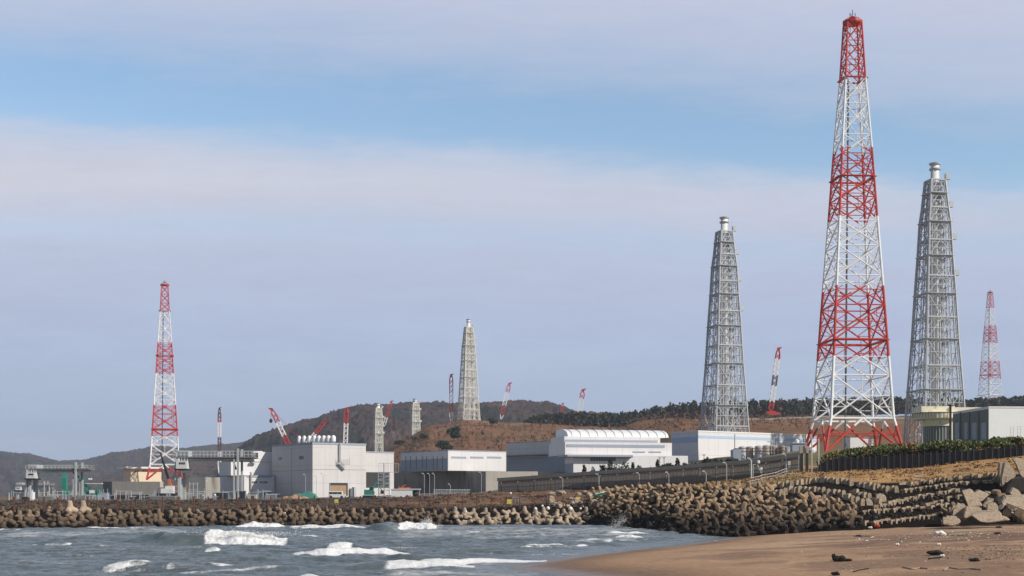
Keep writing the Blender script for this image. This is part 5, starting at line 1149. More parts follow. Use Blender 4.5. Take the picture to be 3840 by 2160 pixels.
for i, (px, t_, b_) in enumerate(((1591, 1780, 1862), (1611, 1780, 1862), (1629, 1780, 1866), (1805, 1776, 1842), (1146, 1784, 1862), (1187, 1790, 1862), (1212, 1780, 1862), (1689, 1820, 1862), (780, 1808, 1868))):
    lamp(px, t_, b_, 405, ['left post of the three tall pale posts before the concrete wall', 'middle post of the three tall pale posts before the concrete wall', 'right post of the three tall pale posts before the concrete wall', 'pale lamp post at the concrete wall corner', 'slim pale post before the shaded face of the big building', 'slim pale post at the corner of the big building', 'pale lamp post left of the brown shutter door', 'short thin post in the shadowed wall bay', 'small pale post left of the dark shed'][i], grp='pale posts in the plant yard')
# small camera mast, gate boxes, marker boxes
x = xat(2838, 262); r_ = empty('camera_mast', (x, 262, g1(x, 262)), 'small bent camera mast with white head on the olive slope', 'camera mast')
q = MB(); q.bar((-.7, 0, -.1), (-.7, 0, 2.5), .06, 6); q.bar((-.7, 0, 2.5), (.1, 0, 2.6), .06, 6); q.bar((.1, 0, 2.6), (.9, -.4, .4), .05, 6); q.build('frame', M['lightsteel'], r_); MB().lathe([(.1, 2.6), (.3, 2.8), (.3, 3.15), (.1, 3.3)], .3, 0, 10).build('head', M['white'], r_)
for px, py, lab in ((2855, 1786, 'white marker box low on the olive slope'), (2959, 1762, 'white marker box beside the top of the stair rail')):
    p = hit(px, py + 6, 215, 300); r_ = empty('marker_box', p, lab, 'marker box'); MB().box(-.2, .2, -.2, .2, .9, 1.9).build('box', M['white'], r_); MB().bar((0, 0, -.2), (0, 0, .9), .06).build('stake', M['lightsteel'], r_)
x = xat(3016, 254); r_ = empty('gate_frame', (x, 254, g1(x, 254)), 'dark gate with brown head box where the fences meet', 'gate'); 
MB().box(-.7, -.25, -.2, .2, 0, 3.3).build('gate_leaf', M['black'], r_); MB().box(.25, .7, -.2, .2, 0, 3.3).build('gate_leaf', M['black'], r_); MB().box(-.9, .9, -.3, .3, 3.31, 4.6).build('head_box', M['concrete'], r_); MB().lathe([(.55, 3.4), (.6, 3.9), (.2, 4.3)], 1.4, 0, 10).build('dish', M['lightsteel'], r_)
# stair handrail down the slope
r_ = empty('stair_rail', P(2900, 1800, 245), 'pale handrail following steps down the olive slope', 'handrail'); q = MB(); pr = None
for i in range(14):
    px = 2812 + i * 10.8; Yq = 230 + i * 1.6; xx = xat(px, Yq); zg = g1(xx, Yq); c = Vector((xx, Yq, zg + 1.0)) - r_.location
    q.bar(c - Vector((0, 0, 1.1)), c, .035)
    if pr is not None: q.bar(pr, c, .06); q.bar(pr - Vector((0, 0, .5)), c - Vector((0, 0, .5)), .05)
    pr = c
q.build('rail', M['conclight'], r_)
q = MB(); pr = None
for i in range(14):
    px = 2824 + i * 10.8; Yq = 228.6 + i * 1.6; xx = xat(px, Yq); zg = g1(xx, Yq); c = Vector((xx, Yq, zg + .04)) - r_.location
    q.box(c.x - .6, c.x + .6, c.y - .3, c.y + .3, c.z - .2, c.z + .12)
q.build('steps', M['conclight'], r_)

# ---------------------------------------------------------------- yard equipment
GY = lambda px, Y: g1(xat(px, Y), Y)
def at0(name, px, Y, label, cat, rz=0, group=None, dz=0): return empty(name, (xat(px, Y), Y, GY(px, Y) + dz), label, cat, group, rz)
def lift(py, px, Y): return zat(py, Y) - GY(px, Y)
# van
r_ = at0('parked_van', 1262, 385, 'white van parked before the brown shutter door', 'van', R(0), dz=max(0, lift(1877, 1262, 385)))
q = MB(); q.ngon_x([(-.9, .35), (.9, .35), (.9, 1.3), (.75, 2.0), (-.75, 2.0), (-.9, 1.3)], -2.2, 1.7); q.ngon_x([(-.88, .35), (.88, .35), (.88, 1.15), (-.88, 1.15)], 1.7, 2.5); q.build('body', M['vanwhite'], r_)
for x0, x1 in ((-1.9, -.9), (-.8, .3), (.4, 1.5)): MB().box(x0, x1, -.93, -.88, 1.2, 1.75).build('window', M['glass'], r_)
for x in (-1.4, 1.5):
    q = MB(); q.bar((x, -.95, .36), (x, -.7, .36), .36, 14); q.build('wheel', M['black'], r_)
def excavator(px, Y, s, m_, lab):
    r_ = at0('excavator', px, Y, lab, 'excavator', 0, dz=max(0, lift(1872, px, Y)))
    MB().box(-1.4 * s, 1.4 * s, -1.2, 1.2, .9 * s, 2.0 * s).box(-1.4 * s, .1 * s, -1, 1, 2.0 * s, 2.4 * s).build('engine_house', m_, r_)
    c = MB().box(.1 * s, 1.3 * s, -1.1, -.1, 2.0 * s, 3.4 * s).build('cab', m_, r_); MB().box(.25 * s, 1.15 * s, -1.15, -1.1, 2.3 * s, 3.2 * s).build('window', M['glass'], c)
    MB().bar((.8 * s, .4, 2.0 * s), (2.0 * s, .4, 4.6 * s), .26 * s, 4).bar((2.0 * s, .4, 4.6 * s), (3.6 * s, .4, 2.2 * s), .20 * s, 4).build('arm', m_, r_)
    MB().ngon_x([(0, 1.2 * s), (.9, 1.2 * s), (.9, 2.2 * s), (.1, 2.2 * s)], 3.2 * s, 4.1 * s).build('bucket', M['black'], r_)
    q = MB()
    for y in (-1.3, .7): q.ngon_x([(y, 0), (y + .6, 0), (y + .6, .8 * s), (y, .8 * s)], -1.8 * s, 1.8 * s)
    q.build('tracks', M['black'], r_)
excavator(1385, 384, .95, M['green'], 'green excavator in front of the annex at its dark bay')
# green tarp covered heap + crates
r_ = at0('tarpaulin_heap', 1158, 388, 'heap under a green tarpaulin before the big building corner', 'heap', dz=max(0, lift(1872, 1158, 388)))
q = MB(); n_ = 10
q.add([(-2.6,-1.2,0),(2.4,-1.3,0),(2.6,1.2,0),(-2.5,1.3,0),(-2.0,-.9,1.3),(.2,-.8,2.0),(1.9,-.9,1.1),(1.8,.9,1.2),(0,.8,2.1),(-1.9,.9,1.2)], [(0,1,6,5,4),(1,2,7,6),(2,3,9,8,7),(3,0,4,9),(4,5,8,9),(5,6,7,8),(0,3,2,1)]); q.build('tarpaulin', M['tarp'], r_)
MB().box(-3.9, -2.2, -1.6, -.4, 0, 1.3).build('crate', M['net'], r_)
r_ = at0('rubble_heap', 1105, 372, 'reddish rubble heap left of the green tarpaulin', 'heap', dz=0)
MB().lathe([(2.6, -.2), (1.9, .5), (.9, .8), (.3, 1.1)], 0, 0, 7).lathe([(1.6, -.2), (1.0, .5), (.2, .7)], 2.4, .4, 6).lathe([(1.9, -.2), (1.2, .4), (.2, .8)], -2.3, .2, 5).build('heap', M['rustdoor'], r_)
r_ = at0('site_cabin', 1512, 388, 'long white site cabin with orange frame before the concrete wall', 'cabin', dz=max(0, lift(1868, 1512, 388)))
MB().box(-3.2, 2.6, -1.2, 1.2, 0, 2.1).build('wall', M['vanwhite'], r_); MB().box(-3.4, 4.8, -1.4, 1.4, 2.104, 2.3).build('roof', M['white'], r_)
q = MB(); q.box(-1.2, 1.9, -.6, .6, 2.31, 2.7); q.bar((-1.2, -.6, 0), (-1.2, -.6, 3.2), .1); q.bar((-.5, 0, 2.7), (.6, 0, 3.4), .2); q.build('orange_gear', M['orange'], r_); MB().bar((4.6, -1.2, 0), (4.6, -1.2, 2.1), .08).build('post', M['lightsteel'], r_); MB().lathe([(.5, .2), (.9, .9), (.5, 1.7)], 3.4, 0, 8).build('reel', M['black'], r_)
# scaffold stair tower
r_ = at0('scaffold_tower', 1440, 420, 'dark steel scaffold stair tower between annex and concrete wall', 'scaffold')
h = lift(1738, 1440, 420); q = MB()
for x in (-1.6, 0, 1.6):
    for y in (-1, 1): q.bar((x, y, 0), (x, y, h * .72 if x else h), .10)
for i in range(7): 
    z = h * .72 * (i + 1) / 7; q.box(-1.7, 1.7, -1.1, 1.1, z - .08, z); q.bar((-1.6 if i % 2 else 1.6, -1, z - h * .72 / 7), (1.6 if i % 2 else -1.6, -1, z), .09)
q.build('scaffold_frame', M['steel'], r_)
q = MB()
for x in np.linspace(-1.6, 4.4, 9): q.bar((x, -1, h * .74), (x, -1, h), .05)
q.bar((-1.6, -1, h), (4.4, -1, h), .07); q.bar((-1.6, -1, h * .74), (4.4, -1, h * .74), .1); q.build('top_railing', M['steel'], r_)
# white lattice railing
r_ = at0('yard_railing', 1692, 392, 'white lattice railing along the foot of the shadowed wall', 'railing', dz=.2); q = MB(); hz = max(1.2, lift(1851, 1692, 392))
for i in range(14):
    x0 = -4.8 + i * .72; q.bar((x0, 0, 0), (x0, 0, hz), .05); q.bar((x0, 0, 0), (x0 + .72, 0, hz), .04); q.bar((x0 + .72, 0, 0), (x0, 0, hz), .04)
q.bar((-4.8, 0, hz), (5.3, 0, hz), .07); q.build('lattice', M['lightsteel'], r_)
# green tower, conveyor and truck-like machine on the left
r_ = at0('green_silo_tower', 243, 400, 'dark green upright tower machine under the left gantry beam', 'machine'); h = lift(1772, 243, 400)
MB().box(-.7, .6, -.8, .8, 0, h * .8).build('tower_body', M['green'], r_); MB().ngon_x([(-.6, h * .8), (.6, h * .8), (.1, h), (-.1, h)], -.5, .4).build('tower_top', M['green'], r_); MB().box(.61, 1.5, -.6, .6, 0, h * .35).build('side_box', M['green'], r_)
r_ = at0('green_crane_machine', 345, 400, 'green loading machine with slanting conveyor left of the concrete wall', 'machine'); kx = 400 / F
h1 = lift(1782, 345, 400); q = MB(); q.bar(((295 - 345) * kx, 0, lift(1790, 345, 400)), ((345 - 345) * kx, 0, lift(1845, 345, 400)), .35); q.bar(((300 - 345) * kx, 0, h1), ((328 - 345) * kx, 0, lift(1798, 345, 400)), .22); q.build('conveyor', M['green'], r_)
MB().box(-20 * kx, 38 * kx, -1, 1, lift(1815, 345, 400), lift(1812, 345, 400)).build('roof', M['lightsteel'], r_)
q = MB()
for px in (318, 332, 350, 368, 380): q.bar(((px - 345) * kx, -.8, 0), ((px - 345) * kx, -.8, lift(1813, 345, 400)), .12); 
q.box(-28 * kx, 36 * kx, -.7, .7, .6, 2.4); q.build('green_frame', M['green'], r_); q = MB(); q.box(-38 * kx, -33 * kx, -.5, .5, 0, lift(1815, 345, 400)); q.build('white_leg', M['white'], r_); MB().box(-6 * kx, 12 * kx, -1.2, -.72, lift(1850, 345, 400), lift(1838, 345, 400)).build('white_gear', M['vanwhite'], r_)
MB().box(-13 * kx, -1 * kx, -.4, .4, lift(1799, 345, 400), lift(1793, 345, 400)).build('lamp_box', M['vanwhite'], r_)
# mobile crane with black boom
B = P(636, 1812, 395); r_ = empty('mobile_crane', (B.x, 395, GY(636, 395)), 'mobile crane with a black raised boom before the left mast', 'crane', 'cranes standing about the plant'); T = P(601, 1697, 395) - r_.location; A = P(632, 1795, 395) - r_.location; Bb = P(640, 1824, 395) - r_.location
MB().bar(A, T, .50, 4, .22).build('boom', M['black'], r_); MB().bar(Bb, A, .62, 4, .42).build('boom_foot', M['orange'], r_)
MB().box(-2.2, 1.2, -1.2, 1.2, lift(1850, 636, 395), lift(1832, 636, 395)).box(-1.0, 1.2, -1, 1, lift(1832, 636, 395) + .004, lift(1822, 636, 395)).build('crane_cab', M['vanwhite'], r_); MB().box(-3.4, 2.8, -1.25, 1.25, .6, lift(1850, 636, 395) - .01).build('chassis', M['black'], r_)
for x in (-2.6, -1.2, 1.0, 2.2): MB().bar((x, -1.35, .55), (x, -1.0, .55), .55, 12).build('wheel', M['black'], r_)
# dark containers and screens in the yard
for px0, px1, t_, b_, Y, m_, lab, cat in ((232, 350, 1857, 1866, 372, 'concdark', 'long low grey quay wall strip under the left gantry', 'quay wall'), (420, 560, 1857, 1861, 380, 'dark', 'long thin dark beam lying before the concrete wall', 'beam'), (378, 405, 1850, 1880, 360, 'trimblue', 'small pale blue container left of the concrete wall', 'container'), (560, 660, 1862, 1886, 345, 'concdark', 'low dark grey wall behind the long gantry leg', 'low wall'), (888, 920, 1842, 1884, 352, 'dark', 'black container standing by the right gantry legs', 'container'), (800, 852, 1849, 1855, 372, 'dark', 'dark flat roof of a low shed right of the dark steel shed', 'shed'), (930, 962, 1855, 1878, 368, 'conclight', 'small pale shed with a dark doorway before the stepped building', 'shed'), (86, 108, 1864, 1882, 350, 'dark', 'dark container at the foot of the leftmost gantry leg', 'container'), (148, 196, 1862, 1884, 352, 'concdark', 'dark machinery cover under the left gantry', 'machinery cover'), (1000, 1036, 1856, 1870, 380, 'concdark', 'dark parked equipment trailer at the foot of the big building', 'trailer'), (676, 694, 1818, 1842, 350, 'lightsteel', 'pale electrical cabinet on the long gantry leg side', 'cabinet'), (119, 127, 1838, 1856, 345, 'white', 'small white cabinet beside the leftmost gantry leg', 'cabinet')):
    x0, x1 = xat(px0, Y), xat(px1, Y); zb = min(zat(b_, Y), GY((px0 + px1) / 2, Y)); zt = zat(t_, Y); r_ = empty({'quay wall': 'quay_wall', 'low wall': 'low_wall', 'machinery cover': 'machinery_cover'}.get(cat, cat), ((x0 + x1) / 2, Y, zb), lab, cat); w_ = (x1 - x0) / 2; h = zt - zb
    MB().box(-w_, w_, -1, 1.2, 0, h).build('body', M[m_], r_); MB().box(-w_ - .06, w_ + .06, -1.06, 1.26, h + .003, h + .12).build('top_edge', M['steel'] if m_ != 'dark' else M['concdark'], r_)
    if 'doorway' in lab: MB().box(-w_ * .1, w_ * .6, -1.04, -1.0, .1, h * .8).build('doorway', M['dark'], r_)
# many thin posts and pipe runs in the yard
q = MB(); r_ = empty('pipe_run', (xat(500, 385), 385, 4.8), 'tangle of thin grey pipes and posts along the yard edge', 'pipes')
for k in range(150):
    px = random.uniform(20, 1010); Y = random.uniform(345, 395); x = xat(px, Y) - r_.location.x; h = random.uniform(.8, 2.8)
    q.bar((x, Y - 385, -.6), (x, Y - 385, h), .07)
    if k % 3 == 0: q.bar((x, Y - 385, h * .8), (x + random.uniform(1, 4), Y - 385, h * .8), .09)
tag(q.build('pipes', M['steel'], r_), kind='stuff')
for px, py, Y, lab in ((762, 1866, 352, 'left of two small white globe lamps in the yard'), (806, 1868, 352, 'right of two small white globe lamps in the yard')):
    z0 = GY(px, Y); r_ = empty('globe_lamp', (xat(px, Y), Y, z0), lab, 'lamp', 'white globe lamps'); h = max(.9, zat(py, Y) - z0); MB().bar((0, 0, 0), (0, 0, h), .05).build('stem', M['lightsteel'], r_); MB().lathe([(.05, h - .05), (.28, h + .1), (.32, h + .3), (.2, h + .5), (.02, h + .56)], n=12).build('globe', M['white'], r_, True)
# yellow warning boards
for px, py, w_, lab in ((1262, 1879, 11, 'yellow board on the rusty fence below the white van'), (1910, 1881, 14, 'yellow board on two legs behind the breakwater'), (2168, 1871, 12, 'yellow round topped board near the rubble rocks')):
    Y = shoreY(px) + 15.2 if px < 2000 else 292; z = zat(py, Y); x = xat(px, Y); kk = Y / F; g_ = g1(x, Y); r_ = empty('warning_board', (x, Y, g_), lab, 'board', 'yellow boards'); h = z - g_; s = w_ * kk / 1.0
    MB().box(-s / 1.6, s / 1.6, -.2, -.12, h - s * .6, h + s * .6).build('board', M['yellow'], r_)
    for sx_ in (-1, 1): MB().bar((sx_ * s * .5, -.08, -.2), (sx_ * s * .5, -.08, h), .05).build('leg', M['lightsteel'], r_)
x = xat(1938, 284); r_ = empty('steel_hurdle', (x, 284, g1(x, 284)), 'small grey steel frame beside the yellow legged board', 'frame'); q = MB()
for xx in (-.8, -.3, .3, .8): q.bar((xx, 0, 0), (xx, 0, 1.6), .04)
q.bar((-.8, 0, 1.6), (.8, 0, 1.6), .05); q.bar((-.8, 0, .8), (.8, 0, .8), .04); q.build('frame', M['steel'], r_)
# buoys on the breakwater
for i, (px, py, s) in enumerate(((2008, 1908, .32), (2034, 1897, .24), (2055, 1906, .38), (2139, 1908, .46), (2177, 1907, .24), (1747, 1918, .22), (752, 1925, .20), (1915, 1850, .26), (1068, 1924, .2))):
    Y = shoreY(px) + (5.5 if py > 1890 else 45); z = zat(py, Y); s *= 1.0
    me = MB().lathe([(.05, -s), (s * .75, -s * .6), (s, 0), (s * .8, s * .55), (s * .2, s * .98), (.03, s)], n=14).build('white_float', M['foamplastic'], None, True, (xat(px, Y), Y, max(z, g1(xat(px, Y), Y) + s * .5)))
    tag(me, ['white round float second from left among the pale tetrapods', 'small white float above the pale tetrapods', 'white blocky float between the pale tetrapods', 'largest white float by the lone front tetrapod', 'small white float right of the largest one', 'tiny white float on the middle breakwater', 'small white bottle shaped float at the waterline left', 'white float lying high on the brown slope', 'small white float right of the breaking wave'][i], 'float', 'white floats washed ashore')
# boat hull washed up
p = hit(2256, 1868, 260, 330); r_ = empty('small_boat_hull', (p.x, p.y, p.z + .5), 'small dark green boat hull with a white gunwale washed onto the rubble', 'boat', rz=R(8)); r_.rotation_euler = (R(-12), R(-14), R(6))
prf = [(-1.5, .15), (-1.2, .55), (0, .7), (1.0, .55), (1.5, .05)]; q = MB(); vs = []
for x, w_ in prf: vs += [(x, -w_, .45), (x, -w_ * .7, 0), (x, w_ * .7, 0), (x, w_, .45)]
q.add(vs, [(4 * i + j, 4 * i + j + 1, 4 * i + 5 + j, 4 * i + 4 + j) for i in range(4) for j in range(3)] + [(0, 3, 2, 1), (16, 17, 18, 19)]); q.build('hull', M['green'], r_)
q = MB()
for s in (-1, 1):
    for (x0, w0), (x1, w1) in zip(prf, prf[1:]): q.bar((x0, s * w0, .47), (x1, s * w1, .47), .09)
q.build('gunwale', M['white'], r_)
# pale timbers stuck in the blocks
for px, py, dx, dy, lab in ((2765, 1893, 8, 34, 'pale timber leaning in the armour blocks'), (2520, 1890, 8, 18, 'short pale timber stuck upright in the armour blocks'), (1838, 1940, 34, 14, 'pale plank lying across the breakwater tetrapods')):
    Y = hit(px, py, 170, 300).y - 1.2; a = P(px - dx / 2, py - dy / 2, Y); c = P(px + dx / 2, py + dy / 2, Y - .3)
    tag(MB().bar((0, 0, 0), c - a, .11, 5).build('timber', M['wood'], None, loc=a), lab, 'timber')
# ---------------------------------------------------------------- beach litter
def on(px, py): return hit(px, py, 60, 260)
import bmesh
def lump(name, p, spec, m_, label, cat, group=None, rz=0.0):
    """spec: ellipsoids (x,y,z,rx,ry,rz) fused into one irregular body"""
    bm = bmesh.new(); r_ = random.Random(hash(label) % 1000 if False else len(label) * 7)
    for (x, y, z, a, b_, c) in spec:
        d = bmesh.ops.create_icosphere(bm, subdivisions=3, radius=1.0)
        for v_ in d['verts']:
            n_ = 1 + .12 * math.sin(v_.co.x * 5 + x) + .10 * math.sin(v_.co.y * 7 + v_.co.z * 4) + r_.uniform(-.03, .03); v_.co = Vector((x + v_.co.x * a * n_, y + v_.co.y * b_ * n_, z + v_.co.z * c * n_))
    me = bpy.data.meshes.new(name); bm.to_mesh(me); bm.free(); me.materials.append(m_)
    o = bpy.data.objects.new(name, me); C.collection.objects.link(o); o.location = p; o.rotation_euler = (0, 0, rz); return tag(o, label, cat, group)
p = on(3156, 2106); lump('driftwood_lump', p, [(-.1, 0, .18, .42, .22, .20), (-.50, 0, .34, .12, .11, .17), (.35, 0, .10, .38, .14, .09), (-.36, 0, .18, .2, .16, .2)], M['darkwood'], 'black driftwood lump with a raised knob alone on the open sand', 'driftwood')
p = on(3507, 2082); lump('driftwood_lump', p, [(0, 0, .16, .48, .28, .17), (.25, .05, .12, .35, .2, .12)], M['darkwood'], 'black rounded driftwood lump on the brown debris drift at the right', 'driftwood')
p = on(3508, 2098); a = p; tag(MB().bar((-.45, 0, .05), (.42, .2, .12), .05, 6).build('stick', M['darkwood'], None, loc=p), 'thin black stick just below the rounded driftwood lump', 'stick')
p = on(3534, 2089); lump('plastic_scrap', p, [(0, 0, .08, .16, .12, .09)], M['foamplastic'], 'white scrap touching the end of the thin black stick', 'litter')
p = on(3524, 2010); lump('foam_block', p, [(0, 0, .25, .45, .3, .24), (.32, 0, .16, .3, .22, .16)], M['foamplastic'], 'largest white foam block on the upper beach', 'litter')
p = on(3590, 2008); lump('net_heap', p, [(0, 0, .06, .7, .4, .09), (.5, .1, .09, .3, .3, .13), (-.6, 0, .05, .3, .3, .08), (.95, .2, .05, .2, .2, .1)], M['net'], 'heap of pale green netting right of the large white foam block', 'net')
p = on(3287, 1979); lump('red_float', p, [(0, 0, .25, .3, .2, .26), (.25, 0, .2, .2, .15, .2)], M['redplastic'], 'orange red plastic scrap at the foot of the lowest block row', 'litter')
p = on(3264, 1984); lump('foam_block', p, [(0, 0, .14, .28, .2, .16)], M['foamplastic'], 'white foam scrap left of the red plastic at the block foot', 'litter')
p = on(3365, 2046); lump('foam_block', p, [(0, 0, .08, .16, .13, .10)], M['foamplastic'], 'small white scrap alone in mid beach', 'litter')
p = on(3521, 2046); lump('foam_block', p, [(0, 0, .08, .17, .13, .10)], M['foamplastic'], 'small white scrap below the large foam block', 'litter')
for px, py, w_, lab in ((3746, 1980, .38, 'dark lump on the pale sand at upper right'), (3742, 2004, .30, 'small dark lump just below another at upper right'), (3220, 2013, .28, 'dark stick end at the left of the litter line'), (3134, 2158, .22, 'small dark pebble at the bottom edge of the beach'), (3655, 2106, .3, 'dark flat pebble right of the black stick')):
    p = on(px, py); lump('dark_debris', p, [(0, 0, .1, w_, .18, .12), (w_ * .6, 0, .06, w_ * .5, .12, .07)], M['darkwood'], lab, 'debris')
p = on(3215, 2014); tag(MB().bar((-.4, 0, .1), (1.9, .3, .08), .05, 5).build('branch', M['darkwood'], None, loc=p), 'long thin branch lying along the litter line', 'branch')
# branches at the bottom
for (pts, lab) in (([(3200, 2147), (3228, 2139), (3258, 2134)], 'thin dark curved twig at the lower beach'), ([(3384, 2129), (3418, 2136), (3440, 2134)], 'dark bent twig left of the pale roots'), ([(3540, 2141), (3556, 2130), (3590, 2136), (3640, 2135), (3680, 2139)], 'pale long root curving over the lower beach'), ([(3425, 2136), (3450, 2132), (3480, 2135)], 'pale twig lying right of the dark bent twig')):
    q = MB(); pr = None; p0 = on(*pts[0])
    for px, py in pts:
        c = on(px, py) + Vector((0, 0, .04)) - p0
        if pr is not None: q.bar(pr, c, .035, 5)
        pr = c
    tag(q.build('twig', M['wood'] if 'pale' in lab else M['darkwood'], None, loc=p0), lab, 'twig')
# uncountable litter crumbs
def crumbs(name, n, m_, region, size, label):
    q = MB()
    for _ in range(n):
        px, py = region(); p = on(px, py); s = random.uniform(*size); a = random.uniform(0, 3.1); e = Vector((math.cos(a), math.sin(a), random.uniform(-.1, .3))); q.bar(p + Vector((0, 0, s * .3)), p + e * s * random.uniform(1, 4) + Vector((0, 0, s * .3)), s * .45, 4)
    return tag(q.build(name, m_), label, 'litter', kind='stuff')
def reg1(): px = random.uniform(3200, 3840); return px, random.gauss(2012 - (px - 3500) * .03, 9)
def reg2(): px = random.triangular(3380, 3860, 3780); return px, random.uniform(2045, 2100)
def reg3(): return random.uniform(3000, 3850), random.uniform(1990, 2150)
crumbs('pale_litter', 110, M['foamplastic'], reg1, (.03, .08), 'scatter of small white litter along the upper beach')
crumbs('driftwood_bits', 260, M['bark'], reg2, (.02, .055), 'scatter of dark driftwood bits at the right of the beach')
crumbs('wood_bits', 300, M['wood'], reg2, (.02, .05), 'scatter of pale driftwood bits at the right of the beach')
crumbs('shell_bits', 170, M['conclight'], reg3, (.03, .07), 'scatter of small pale shells and pebbles over the sand')

# ---------------------------------------------------------------- vegetation
def leaves(cent, size, col, rnd, flat=.0):
    """one quad per row of cent, random orientation"""
    n = len(cent); a = rnd.normal(size=(n, 3)); a /= np.linalg.norm(a, axis=1)[:, None]; b_ = rnd.normal(size=(n, 3)); b_ -= (b_ * a).sum(1)[:, None] * a; b_ /= np.linalg.norm(b_, axis=1)[:, None]
    s = np.asarray(size).reshape(-1, 1) * .5; s2 = s * rnd.uniform(.5, 1.0, (n, 1))
    V = np.stack([cent - a * s - b_ * s2, cent + a * s - b_ * s2, cent + a * s + b_ * s2, cent - a * s + b_ * s2], 1).reshape(-1, 3)
    Q = np.arange(4 * n).reshape(n, 4); Cc = np.repeat(col, 4, axis=0); return V, Q, Cc
def blob_pts(n, c, r, rnd, shell=.35):
    d = rnd.normal(size=(n, 3)); d /= np.linalg.norm(d, axis=1)[:, None]; rad = rnd.uniform(shell, 1, (n, 1)) ** .6; return np.array(c) + d * rad * np.array(r)
# hedge behind the black fence
cent = []; colr = []; sz = []
for k in range(520):
    px = rng.uniform(3085, 4100); Y = bY(min(px, 4090)) + rng.uniform(1.2, 12); tp = np.interp(px, [3070, 3110, 3200, 3300, 3420, 3560, 3640, 3700, 3760, 3840, 4100], [1735, 1708, 1690, 1678, 1672, 1660, 1660, 1662, 1640, 1650, 1640])
    x = xat(px, Y); zt = zat(tp - 6, Y) - rng.uniform(-.25, 1.3); g_ = g1(x, Y); nn = 85
    r_ = rng.uniform(.7, 1.3); c = blob_pts(nn, (x, Y, max(zt - r_ * .7, g_ + .4)), (r_ * 1.25, r_, r_ * .85), rng); cent.append(c)
    hue = rng.random(); base = np.array((.13, .16, .04)) if hue < .45 else (np.array((.08, .105, .03)) if hue < .7 else np.array((.25, .16, .05)))
    colr.append(base * rng.uniform(.6, 1.45, (nn, 1))); sz.append(rng.uniform(.18, .42, nn))
    c2 = np.stack([rng.uniform(x - 1, x + 1, 25), rng.uniform(Y - .8, Y + .8, 25), rng.uniform(g_, max(zt - .5, g_ + .5), 25)], 1); cent.append(c2); colr.append(np.tile(np.array((.05, .06, .022)), (25, 1))); sz.append(rng.uniform(.3, .6, 25))
V, Q, Cc = leaves(np.concatenate(cent), np.concatenate(sz), np.concatenate(colr), rng)
tag(np_mesh('hedge', V, Q, M['leaf'], False, cols=Cc), 'rough green and rusty hedge growing behind the black fence', 'hedge', kind='stuff')

def tree_obj(name, x, Y, zt, w, label, group, kind='pine', n=420, col=(.03, .045, .02), cat='tree', leaf=None):
    g_ = g1(x, Y); h = zt - g_; r_ = empty(name, (x, Y, g_ - .1), label, cat, group); rnd = np.random.default_rng(int(abs(x * 13 + Y)) + 5)
    q = MB(); q.bar((0, 0, 0), (0, 0, h * .8), max(.05, w * .045), 6, max(.02, w * .015))
    for k in range(6):
        a = rnd.uniform(0, 6.28); z = h * rnd.uniform(.3, .75); q.bar((0, 0, z), (math.cos(a) * w * .33, math.sin(a) * w * .33, z + w * .12), max(.03, w * .014), 4, .02)
    q.build('trunk', M['bark'], r_)
    cs = []; cc = []; nb = 9
    for k in range(nb):
        if kind == 'pine': z = h * (.28 + .68 * k / (nb - 1)); rr = w * .5 * (1.12 - .85 * k / (nb - 1)); c = (rnd.uniform(-.3, .3) * rr, rnd.uniform(-.3, .3) * rr, z); rad = (rr * .8, rr * .8, h * .11)
        else: z = h * rnd.uniform(.35, .85); c = (rnd.uniform(-.3, .3) * w, rnd.uniform(-.3, .3) * w, z); rad = (w * .30, w * .30, h * .18)
        cs.append(blob_pts(n // nb, c, rad, rnd)); cc.append(np.array(col) * rnd.uniform(.6, 1.5) * rnd.uniform(.7, 1.3, (n // nb, 1)))
    cs = np.concatenate(cs); cs[:, 2] = np.maximum(cs[:, 2], .1); V, Q, Cc = leaves(cs, rnd.uniform(.6, 1.2, len(cs)) * (leaf or w * .14), np.concatenate(cc), rnd)
    np_mesh('crown', V, Q, M['leaf'], False, cols=Cc, parent=r_); return r_
GB = 'dark trees on the brown bank'
for px, tp, bp, w_, lab, kd in ((1702, 1590, 1655, 50, 'broad dark tree in the middle of the brown bank', 'round'), (1848, 1562, 1598, 34, 'dark tree at the top of the bank right of the cream stack', 'round'), (1660, 1650, 1690, 50, 'dark bush low on the bank left of the broad tree', 'round'), (1590, 1625, 1650, 30, 'dark bush on the left flank of the bank', 'round'), (1550, 1636, 1655, 24, 'small dark bush furthest left on the bank flank', 'round'), (1500, 1652, 1672, 40, 'low dark scrub at the left foot of the bank', 'round'), (1680, 1668, 1690, 34, 'dark bush behind the low hall roof', 'round'), (1808, 1618, 1632, 16, 'tiny dark bush on the open brown bank', 'round'), (2075, 1622, 1634, 14, 'tiny dark bush on the right part of the brown bank', 'round'), (1865, 1648, 1662, 14, 'tiny dark bush above the white end of the low hall', 'round')):
    p = hit(px, bp, 640, 1160); tree_obj('dark_tree', p.x, p.y, zat(tp, p.y), w_ / F * p.y, lab, GB, kd, 460)
